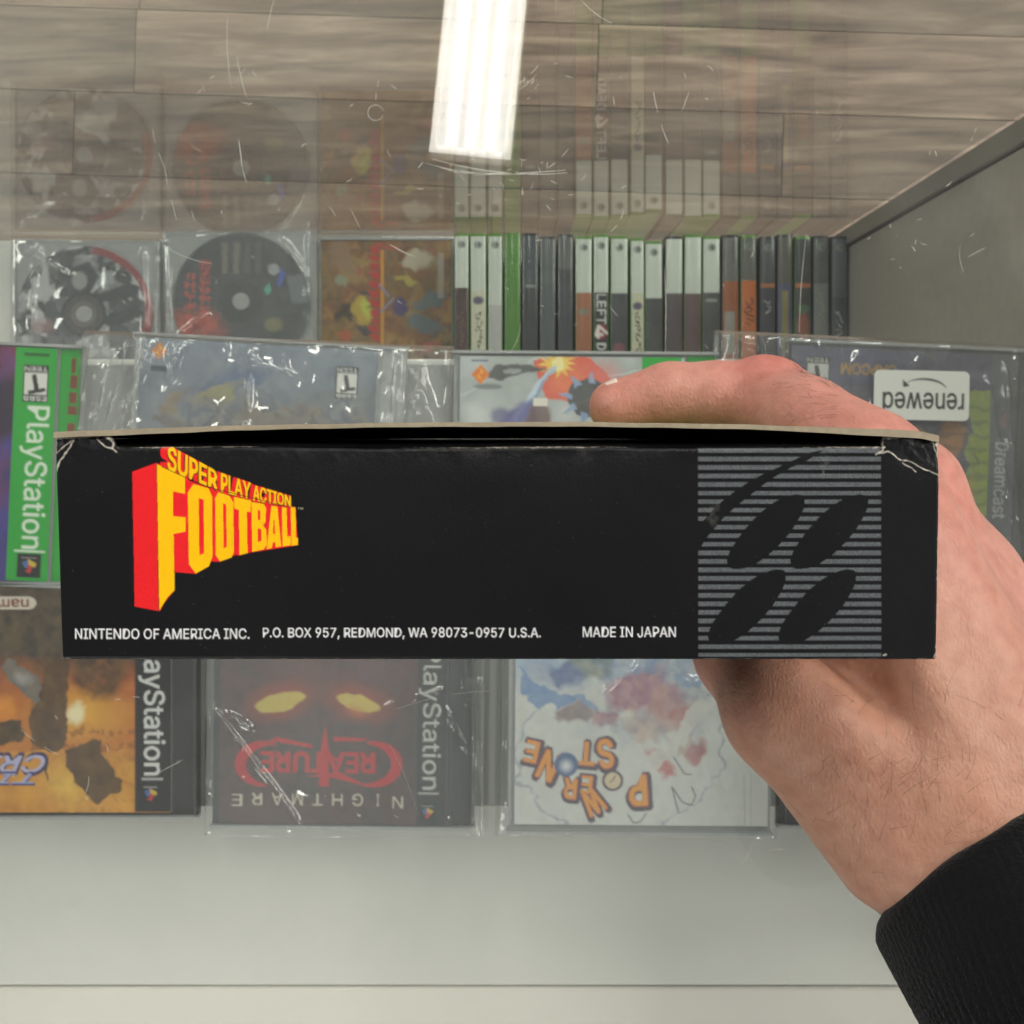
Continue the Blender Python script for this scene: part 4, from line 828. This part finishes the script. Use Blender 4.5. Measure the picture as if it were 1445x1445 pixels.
def disc(cx, cy, R, paint, label):
    c = Canvas(cx - R - 2, cy - R - 2, cx + R + 2, cy + R + 2, (60, 60, 62), 2); paint(c)
    nr, na = 44, 120; rr_ = np.linspace(R * .125, R, nr)[:, None]; aa = np.linspace(0, 2 * math.pi, na, endpoint=False)[None]
    gx, gy = cx + rr_ * np.cos(aa), cy + rr_ * np.sin(aa); z = H - D_DISC - 0.0004 + 0 * gx
    V = np.stack([(gx - CX) * SC, (CY - gy) * SC, z], -1).reshape(-1, 3)
    i = np.arange(nr - 1)[:, None] * na; j = np.arange(na)[None]; k = (j + 1) % na
    Fc = np.stack([i + j, i + k, i + na + k, i + na + j], -1).reshape(-1, 4)
    o = mk('disc', V, Fc, printed('disc_print', 0.18, coat=0.6), None, False, c.sample(gx, gy).reshape(-1, 3))
    sd = o.modifiers.new('thick', 'SOLIDIFY'); sd.thickness = 0.0012; sd.offset = -1 
    tag(o, label, 'disc', 'discs in clear cases')
    # clear plastic hub
    hub = [(cx + R * .12 * math.cos(t), cy + R * .12 * math.sin(t)) for t in np.linspace(0, 2 * math.pi, 20, endpoint=False)]
    v, f = prism([((x - CX) * SC, (CY - y) * SC) for x, y in hub[::-1]], H - D_DISC - 0.0036, H - D_DISC + 0.0004); mk('hub', v, f, M_TRAY, o)
def d1(c):
    n = vnoise(c.h, c.w, 34, 301, 5); n2 = vnoise(c.h, c.w, 60, 302, 3)
    c.put((n > .5).astype(float), (200, 202, 200)); c.put(((n > .44) & (n < .5)).astype(float), (36, 36, 40)); c.put(((n2 > .58)).astype(float), (70, 72, 76), .85); c.put((n2 < .38).astype(float), (150, 152, 156), .7)
    c.poly([(95, 380), (125, 368), (140, 390), (128, 412), (104, 410)], (52, 52, 56)); c.ell(112, 396, 12, 14, (170, 168, 166), .9, 0, .2); c.poly([(118, 422), (180, 400), (205, 404), (190, 420), (130, 428)], (46, 46, 50)); c.poly([(130, 452), (190, 432), (206, 444), (160, 462)], (44, 44, 50))
    c.ell(118, 443, 30, 30, (74, 66, 66)); c.ell(118, 443, 32, 32, (28, 30, 40), 1, 0, 0, .86); c.ell(118, 443, 18, 18, (110, 100, 100)); c.ell(60, 460, 22, 16, (190, 140, 136), .5, 0, .6)
    A = np.linspace(-1.45, .35, 20); c.poly([(118 + 99 * math.cos(t), 443 + 99 * math.sin(t)) for t in A] + [(118 + (86 - 3 * math.sin(3 * t)) * math.cos(t), 443 + 86 * math.sin(t)) for t in A[::-1]], (150, 42, 46))
def d2(c):
    c.noise(50, 311, [(30, 30, 33), (58, 60, 62), (36, 36, 38)]); c.ell(340, 425, 97, 97, (90, 94, 98), .8, 0, 0, .975)
    c.noise(18, 312, [(40, 36, 34), (196, 66, 26), (120, 40, 24), (214, 110, 36)], .95, np.clip(1 - np.hypot((c.X - 275) / 56, (c.Y - 462) / 34), 0, .5) * 2); r = random.Random(4)
    for x in (268, 289):
        y = 368 if x > 280 else 388
        while y < 446:
            h_ = r.uniform(7, 12)
            for q in range(3): c.line([(x - 8, y + h_ * q / 2), (x + 8, y + h_ * q / 2 + r.uniform(-2, 2))], 2.2, (210, 62, 40), .85 if r.random() < .8 else 0)
            c.line([(x - 7 + 14 * r.random(), y), (x - 7 + 14 * r.random(), y + h_)], 2.4, (210, 62, 40), .9); y += h_ + 4
    for x in (313, 329, 345, 360): c.rect(x, 342, x + 8, 386, (130, 124, 106) if x < 340 else (84, 88, 80), .8)
    c.poly([(404, 390), (436, 384), (438, 425), (412, 428)], (110, 114, 122)); c.ell(386, 380, 8, 8, (170, 176, 180)); c.ell(386, 458, 16, 12, (140, 134, 80), .8, 0, .4); c.poly([(372, 408), (380, 398), (383, 412), (376, 416)], (70, 190, 160), .9); c.poly([(396, 378), (402, 386), (396, 404), (391, 402)], (60, 90, 220), .9)  # teal and blue patches are rainbow glints painted into the print
    c.ell(340, 425, 32, 32, (30, 31, 33)); c.ell(340, 425, 13, 13, (120, 122, 122))
disc_case((18, 338, 227, 548), 'clear disc case with the black and white disc, beside the riser edge'); disc(119, 443, 96, d1, 'disc printed in black and white with a red rim arc')
disc_case((231, 326, 446, 536), 'clear disc case with the black disc, beside the painted cover case'); disc(340, 425, 97, d2, 'black disc with red vertical lettering')
def coverL(c):
    c.noise(34, 321, [(74, 62, 46), (150, 122, 70), (96, 82, 62), (120, 60, 44), (170, 140, 80), (84, 84, 76)], 1, None, 5)
    c.noise(10, 322, [(60, 50, 40), (176, 130, 60), (90, 90, 80)], .4, None, 4)
    for x, y, rx, ry, col, a in [(480, 360, 22, 30, (150, 120, 90), 0), (490, 440, 26, 14, (40, 36, 34), 20), (508, 438, 14, 26, (206, 176, 66), 0), (514, 436, 8, 16, (196, 206, 80), 0), (512, 414, 14, 5, (44, 50, 70), 0), (512, 462, 12, 5, (44, 50, 70), 0), (606, 424, 26, 12, (96, 116, 124), -6), (602, 456, 26, 11, (92, 112, 120), 8), (566, 436, 16, 12, (70, 66, 120), 0), (590, 366, 30, 14, (196, 186, 160), 0), (548, 343, 12, 5, (196, 60, 50), 0), (632, 440, 9, 14, (176, 136, 50), 0), (606, 484, 14, 10, (196, 100, 90), 0), (490, 476, 10, 10, (190, 90, 60), 0), (476, 400, 10, 10, (150, 160, 130), 0), (508, 380, 9, 9, (190, 80, 70), 0), (570, 392, 18, 8, (186, 170, 80), 0)]: c.ell(x, y, rx, ry, col, .85, a, .35)
    c.warp(22, 13, 509); c.warp(7, 5, 510)
    c.rect(537, 352, 541, 500, (216, 150, 44)); r = random.Random(6); y = 346
    while y < 478: h_ = r.uniform(8, 14); c.poly([(523 + r.uniform(-6, 0), y), (535, y + 1), (534, y + h_), (525 + r.uniform(-5, 2), y + h_ - 2)], (190, 54, 44)); y += h_ + 1.0
    c.line([(534, 400), (548, 418)], 3, (150, 140, 176)); c.line([(536, 440), (556, 420)], 3, (150, 140, 176)); c.rect(618, 356, 626, 420, (196, 186, 174), .6)
jewel((450, 334, 641, 540), 0, (453, 338, 637, 536), coverL, 'clear case with a busy brown painted cover and red vertical title', depth=D_RISER - 0.0106, name='cover_case', S=(D_RISER - 0.0106) / F, group='clear cases behind the front glass')

# ------------------------------------------------------------------ the hand
def hp(px, py, d): return np.array(W(px, py, d))
VX = 0.00135
lo = np.array([0.008, -0.165, H - 0.335]); hi = np.array([0.185, 0.034, H - 0.145])
dims = np.ceil((hi - lo) / VX).astype(int)
gx, gy, gz = [(lo[i] + VX * np.arange(dims[i])).astype(np.float32) for i in range(3)]
GX, GY, GZ = np.meshgrid(gx, gy, gz, indexing='ij', sparse=True)
def cone(a, b, ra, rb):
    ab = b - a; L2 = float(ab @ ab) or 1e-12
    t = np.clip(((GX - a[0]) * ab[0] + (GY - a[1]) * ab[1] + (GZ - a[2]) * ab[2]) / L2, 0, 1)
    return np.sqrt((GX - a[0] - t * ab[0]) ** 2 + (GY - a[1] - t * ab[1]) ** 2 + (GZ - a[2] - t * ab[2]) ** 2) - (ra + (rb - ra) * t)
def smin(a, b, k):
    h_ = np.clip(0.5 + 0.5 * (b - a) / k, 0, 1); return b * (1 - h_) + a * h_ - k * h_ * (1 - h_)
def chain(pts, k=0.004):
    d = None
    for (a, ra), (b, rb) in zip(pts[:-1], pts[1:]):
        c = cone(a, b, ra, rb); d = c if d is None else smin(d, c, k)
    return d
WR = hp(1392, 1120, .208)                                        # wrist
C0, C1 = hp(1418, 1222, .201), hp(1703, 1617, .168)              # axis of the sleeve
axs = C1 - C0; Ls = np.linalg.norm(axs); axs /= Ls
EL = C0 + axs * .2
i_m, i_p, i_d, i_t = hp(1212, 655, .216), hp(1072, 562, .247), hp(945, 558, .250), hp(868, 574, .251)
m_m, m_p, m_d, m_t = hp(1278, 694, .238), hp(1110, 570, .268), hp(985, 566, .270), hp(905, 574, .270)
r_m, r_p, r_d, r_t = hp(1300, 730, .262), hp(1105, 575, .286), hp(990, 572, .288), hp(910, 578, .288)
l_m, l_p, l_d, l_t = hp(1300, 760, .284), hp(1120, 580, .303), hp(1030, 578, .304), hp(965, 582, .304)
t_c, t_m, t_i, t_t = hp(1284, 1152, .203), hp(1108, 1006, .207), hp(1050, 918, .226), hp(1046, 850, .250)
A_ = chain([(WR, .0235), (C0, .0246), (C0 + axs * .03, .0240), (EL, .0240)], .006)
A_ = smin(A_, cone(WR + np.array([-.004, -.004, -.014]), C0 + np.array([0, 0, -.005]) + axs * .01, .018, .0185), .010)
A_ = smin(A_, cone(WR, i_m + np.array([.004, -.004, 0]), .0205, .0128), .010)
A_ = smin(A_, cone(WR + np.array([.006, .004, -.012]), m_m, .018, .0132), .010)
A_ = smin(A_, cone(hp(1400, 1010, .240), r_m, .018, .0130), .010)
A_ = smin(A_, cone(hp(1400, 1030, .262), l_m, .016, .0120), .010)
A_ = smin(A_, cone(hp(1420, 1040, .235), hp(1352, 830, .248), .0165, .0150), .010)   # back of the hand
web = cone(hp(1188, 935, .224), hp(1300, 1010, .212), .0118, .0150)                   # muscle between thumb and forefinger
web = smin(web, cone(hp(1190, 830, .226), hp(1200, 960, .222), .0100, .0125), .008)
A_ = smin(A_, web, .009)
A_ = smin(A_, cone(hp(1225, 1040, .214), hp(1330, 1090, .206), .0135, .019), .010)
th = chain([(t_c, .0195), (t_m, .0118), (t_i, .0106), (t_t, .0088)], .005)
A_ = smin(A_, th, .0024)
ix = chain([(i_m, .0128), ((i_m + i_p) / 2 + np.array([0, .0015, 0]), .0104), (i_p, .0094), ((i_p + i_d) / 2, .0086), (i_d, .0081), (i_t, .0068)], .0025)
ix = smin(ix, cone(i_p + np.array([.001, .0034, .0015]), i_p + np.array([.004, .0026, .002]), .0070, .0072), .003)
A_ = smin(A_, ix, .005)
for q, r0 in (((m_m, m_p, m_d, m_t), .0125), ((r_m, r_p, r_d, r_t), .0120), ((l_m, l_p, l_d, l_t), .0108)):
    A_ = smin(A_, chain([(q[0], r0), (q[1], r0 * .76), (q[2], r0 * .66), (q[3], r0 * .56)], .003), .003)
# tendons and veins raise the skin a little
for a, b, r0 in ((hp(1345, 1080, .190), hp(1250, 760, .203), .0022), (hp(1400, 1060, .196), hp(1325, 780, .222), .0024), (hp(1365, 1150, .187), hp(1180, 1020, .196), .0020), (hp(1300, 960, .199), hp(1390, 900, .212), .0014)):
    A_ = smin(A_, cone(a, b, r0, r0), .010)
# creases: the box presses the hand flat where it touches
A_ = np.maximum(A_, -np.maximum(np.maximum(GX - (Xr + .0003), (Xl - GX)), np.maximum(GY - (Yf + .0009), (Yn - .0004) - GY)))
def surface_nets(S_, lo_, h_):
    s = S_ < 0; nx_, ny_, nz_ = S_.shape
    cnt = np.zeros((nx_ - 1, ny_ - 1, nz_ - 1), np.int16); acc = np.zeros(cnt.shape + (3,), np.float32)
    cor = [(i, j, k) for i in (0, 1) for j in (0, 1) for k in (0, 1)]
    sl = lambda o: tuple(slice(o[a], S_.shape[a] - 1 + o[a]) for a in range(3))
    for a in range(8):
        for b in range(a + 1, 8):
            d = np.subtract(cor[b], cor[a])
            if np.abs(d).sum() != 1: continue
            sa, sb = S_[sl(cor[a])], S_[sl(cor[b])]; x = (sa < 0) != (sb < 0)
            ix_ = np.nonzero(x); t_ = sa[ix_] / (sa[ix_] - sb[ix_])
            acc[ix_] += np.array(cor[a], np.float32) + t_[:, None] * d.astype(np.float32); cnt[ix_] += 1
    act = np.nonzero(cnt > 0); idx = np.full(cnt.shape, -1, np.int64); idx[act] = np.arange(len(act[0]))
    Vv = (np.stack(act, 1) + acc[act] / cnt[act][:, None]) * h_ + lo_
    quads = []
    for ax_ in range(3):
        o = [0, 0, 0]; o[ax_] = 1; u_, w2 = (ax_ + 1) % 3, (ax_ + 2) % 3
        e0 = s[tuple(slice(0, S_.shape[a] - o[a]) for a in range(3))]; e1 = s[tuple(slice(o[a], S_.shape[a]) for a in range(3))]
        c = np.stack(np.nonzero(e0 != e1), 1)
        c = c[(c[:, u_] > 0) & (c[:, w2] > 0) & (c[:, u_] < S_.shape[u_] - 1) & (c[:, w2] < S_.shape[w2] - 1)]
        du = np.zeros(3, int); du[u_] = 1; dw = np.zeros(3, int); dw[w2] = 1
        q = np.stack([idx[tuple((c - du - dw).T)], idx[tuple((c - dw).T)], idx[tuple(c.T)], idx[tuple((c - du).T)]], 1)
        fl = ~e0[tuple(c.T)]; q[fl] = q[fl][:, ::-1]; quads.append(q)
    return Vv, np.concatenate(quads)
HV, HF = surface_nets(A_.astype(np.float32), lo, VX)
HF = HF[(HF >= 0).all(1)]
# even the stepping out
for it in range(5):
    acc = np.zeros_like(HV); cn = np.zeros(len(HV))
    for a, b in ((0, 1), (1, 2), (2, 3), (3, 0)):
        np.add.at(acc, HF[:, a], HV[HF[:, b]]); np.add.at(acc, HF[:, b], HV[HF[:, a]]); np.add.at(cn, HF[:, a], 1); np.add.at(cn, HF[:, b], 1)
    HV = HV + 0.5 * (acc / np.maximum(cn, 1)[:, None] - HV) * (1.0 if it % 2 == 0 else -0.7)
# skin pigment: redder knuckles and finger pads, freckled variation; browner colour at thumb base and wrist
base_c, red_c, tan_c = np.array([.67, .335, .265]), np.array([.64, .21, .175]), np.array([.57, .31, .20])
def near(p, r): return np.exp(-((HV - p) ** 2).sum(1) / r ** 2)
wr = np.clip(.95 * near(i_p + np.array([.002, .006, .002]), .012) + .45 * near(i_t, .016) + .5 * near(i_m, .018) + .5 * near(t_i, .02) + .35 * near(m_m, .016) + .35 * near(hp(1340, 800, .22), .03), 0, 1)[:, None]
wt_ = np.clip(1.1 * near(hp(1290, 1120, .19), .042) + .5 * near(t_m, .025), 0, 1)[:, None]
n3 = sum(np.sin(HV @ np.random.default_rng(k).normal(0, 1, 3) * f_ + k) for k, f_ in ((1, 150), (2, 230), (3, 420), (4, 300), (5, 610))) / 5
SKC = base_c * (1 - wr) + red_c * wr; SKC = SKC * (1 - .7 * wt_) + tan_c * .7 * wt_; SKC = SKC * (1 + .10 * n3[:, None] * np.array([.5, 1, 1.1]))
def skin_mat():
    m, nt, b = newmat('skin')
    a = N(nt, 'ShaderNodeVertexColor', layer_name='Print'); tc = N(nt, 'ShaderNodeTexCoord')
    n1 = N(nt, 'ShaderNodeTexNoise'); n1.inputs['Scale'].default_value = 260; n1.inputs['Detail'].default_value = 6
    mx = N(nt, 'ShaderNodeMix', data_type='RGBA', blend_type='MULTIPLY'); mx.inputs[0].default_value = 0.34
    cr_ = N(nt, 'ShaderNodeValToRGB'); cr_.color_ramp.elements[0].position = .35; cr_.color_ramp.elements[0].color = (.66, .52, .48, 1); cr_.color_ramp.elements[1].position = .62; cr_.color_ramp.elements[1].color = (1, 1, 1, 1)
    nt.links.new(tc.outputs['Object'], n1.inputs['Vector']); nt.links.new(n1.outputs['Fac'], cr_.inputs[0])
    nt.links.new(a.outputs['Color'], mx.inputs[6]); nt.links.new(cr_.outputs[0], mx.inputs[7]); nt.links.new(mx.outputs[2], b.inputs['Base Color'])
    b.inputs['Roughness'].default_value = 0.46; b.inputs['Specular IOR Level'].default_value = 0.4
    b.inputs['Subsurface Weight'].default_value = 0.35; b.inputs['Subsurface Radius'].default_value = (1.0, .35, .2); b.inputs['Subsurface Scale'].default_value = 0.003
    vo = N(nt, 'ShaderNodeTexVoronoi', feature='DISTANCE_TO_EDGE'); vo.inputs['Scale'].default_value = 1050
    mp = N(nt, 'ShaderNodeMapping'); mp.inputs['Rotation'].default_value = (0, 0, .8); mp.inputs['Scale'].default_value = (1.0, .55, .8)
    nt.links.new(tc.outputs['Object'], mp.inputs[0]); nt.links.new(mp.outputs[0], vo.inputs['Vector'])
    n2 = N(nt, 'ShaderNodeTexNoise'); n2.inputs['Scale'].default_value = 700; n2.inputs['Detail'].default_value = 5
    nt.links.new(tc.outputs['Object'], n2.inputs['Vector'])
    sm = N(nt, 'ShaderNodeMath', operation='MULTIPLY_ADD'); sm.inputs[1].default_value = 1.4
    nt.links.new(vo.outputs['Distance'], sm.inputs[0]); nt.links.new(n2.outputs['Fac'], sm.inputs[2])
    bp = N(nt, 'ShaderNodeBump'); bp.inputs['Strength'].default_value = .42; bp.inputs['Distance'].default_value = .0003
    nt.links.new(sm.outputs[0], bp.inputs['Height']); nt.links.new(bp.outputs['Normal'], b.inputs['Normal'])
    return m
hand = mk('person', HV, HF, skin_mat(), None, True, SKC, origin=hp(1400, 1100, .22))
tag(hand, 'bare right hand and wrist in a black sleeve gripping the game box', 'person')
sb = hand.modifiers.new('smooth', 'SUBSURF'); sb.levels = 1; sb.render_levels = 1
# fingernail of the forefinger
ax1 = (i_t - i_d) / np.linalg.norm(i_t - i_d); nrm = np.array([-.52, .85, -.42]); nrm -= ax1 * (nrm @ ax1); nrm /= np.linalg.norm(nrm); sd_ = np.cross(ax1, nrm)
g1, g2 = 9, 13; NV = []
for j in range(g2):
    t_ = j / (g2 - 1); hw = .0050 * (1 - .55 * max(0, t_ - .55) ** 1.6 / .28 * .6)
    for i in range(g1):
        s_ = (i / (g1 - 1) - .5) * 2; a_ = s_ * 0.95
        rad = .0068 - .0010 * t_
        NV.append(i_d * (.12 - .36 * t_) + i_t * (.88 + .36 * t_) + nrm * rad * math.cos(a_) + sd_ * rad * math.sin(a_) * hw / .0050)
nl = mk('fingernail', NV, gridfaces(g1, g2), plain('nail', (240, 216, 204), .25, coat=.3), hand, True)
s2 = nl.modifiers.new('thick', 'SOLIDIFY'); s2.thickness = .0006; s2.offset = 0
# fine dark hairs on the back of the hand and wrist
HN = np.zeros_like(HV); p0, p1, p2 = HV[HF[:, 0]], HV[HF[:, 1]], HV[HF[:, 2]]; fn = np.cross(p1 - p0, p2 - p0)
for k in range(4): np.add.at(HN, HF[:, k], fn)
HN /= np.linalg.norm(HN, axis=1)[:, None] + 1e-12
dd = H - HV[:, 2]; hx = CX + HV[:, 0] / dd * F; hy = CY - HV[:, 1] / dd * F
up = HN[:, 2] > .25
sel1 = np.nonzero(up & (hx > 1120) & (hx < 1450) & (hy > 975) & (hy < 1290) & (hx + hy < 2640) & (dd < .225))[0]
sel2 = np.nonzero((HN[:, 1] + HN[:, 2] > .7) & (hx > 1110) & (hx < 1190) & (hy < 606) & (dd < .245))[0]
v, f = [], []; r = np.random.default_rng(12)
def strand(p, nrm_, L, lean):
    d = lean - nrm_ * (lean @ nrm_); d /= np.linalg.norm(d) + 1e-9; side = np.cross(d, nrm_); k0 = len(v); bend = r.normal(0, .35)
    for j in range(5):
        t_ = j / 4; w_ = .000030 * (1 - .75 * t_); c = p + d * L * t_ + side * bend * L * t_ * t_ + nrm_ * (L * (.20 * t_ - .14 * t_ * t_))
        v.append(c + side * w_); v.append(c - side * w_ * .5 + nrm_ * w_); v.append(c - side * w_ * .5 - nrm_ * w_)
    for j in range(4):
        for q in range(3): a = k0 + j * 3; f.append((a + q, a + (q + 1) % 3, a + 3 + (q + 1) % 3, a + 3 + q))
if len(sel1):
    for i in r.choice(sel1, 260):
        wgt = math.exp(-((hx[i] - 1270) / 90) ** 2 - ((hy[i] - 1110) / 80) ** 2)
        if r.random() > .15 + .85 * wgt: continue
        strand(HV[i], HN[i], r.uniform(.003, .0085), np.array([r.normal(.1, .4), r.normal(.6, .4), 0]))
if len(sel2):
    for i in r.choice(sel2, 50): strand(HV[i], HN[i], r.uniform(.003, .005), np.array([r.normal(-.8, .4), r.normal(.2, .4), -.4]))
ho = mk('arm_hair', v, f, plain('hair', (58, 40, 30), .5), hand); tag(ho, kind='stuff')
# black knitted sleeve
e1 = np.cross(axs, [0, 0, 1.0]); e1 /= np.linalg.norm(e1); e2 = np.cross(e1, axs)
na, nl_ = 360, 220; SV = []
prof = [(-.002 + .0, .0262)] + [(.0, .0268), (-.0008, .0279), (.0004, .0290)]
rows_ = [(.010, .0258), (.002, .0262), (-.0004, .0270), (-.0009, .0280), (.0003, .0290)] + [(.001 + .26 * k / nl_, .0294 + .0080 * min(1, k / nl_ * 1.6)) for k in range(nl_)] + [(.2615, .03), (.2625, .015), (.263, .0005)]
tt = np.linspace(0, 2 * math.pi, na, endpoint=False); wv = vnoise(len(rows_), na, 40, 77, 3) - .5
for j, (s_, R_) in enumerate(rows_):
    rib = .00034 * np.sin(tt * 100 + s_ * 900) * (1 if j > 5 else 0) * (1 + .6 * np.sin(s_ * 5200)); wr_ = .0022 * (wv[j] + .0) * min(1, max(0, j - 4) / 20)
    Rr = R_ + rib + wr_
    SV.append(C0 + axs * s_ + (e1 * (np.cos(tt) * Rr * 1.02)[:, None] + e2 * (np.sin(tt) * Rr * .98)[:, None]))
SV = np.concatenate(SV); i = np.arange(len(rows_) - 1)[:, None] * na; j = np.arange(na)[None]; k = (j + 1) % na
SF = np.stack([i + j, i + k, i + na + k, i + na + j], -1).reshape(-1, 4)
M_KNIT = plain('black_knit', (22, 22, 24), 0.95, noise=.35, nscale=700, bump=.6, bscale=1400, spec=.15, sheen=.12)
mk('sleeve', SV, SF, M_KNIT, hand, True)
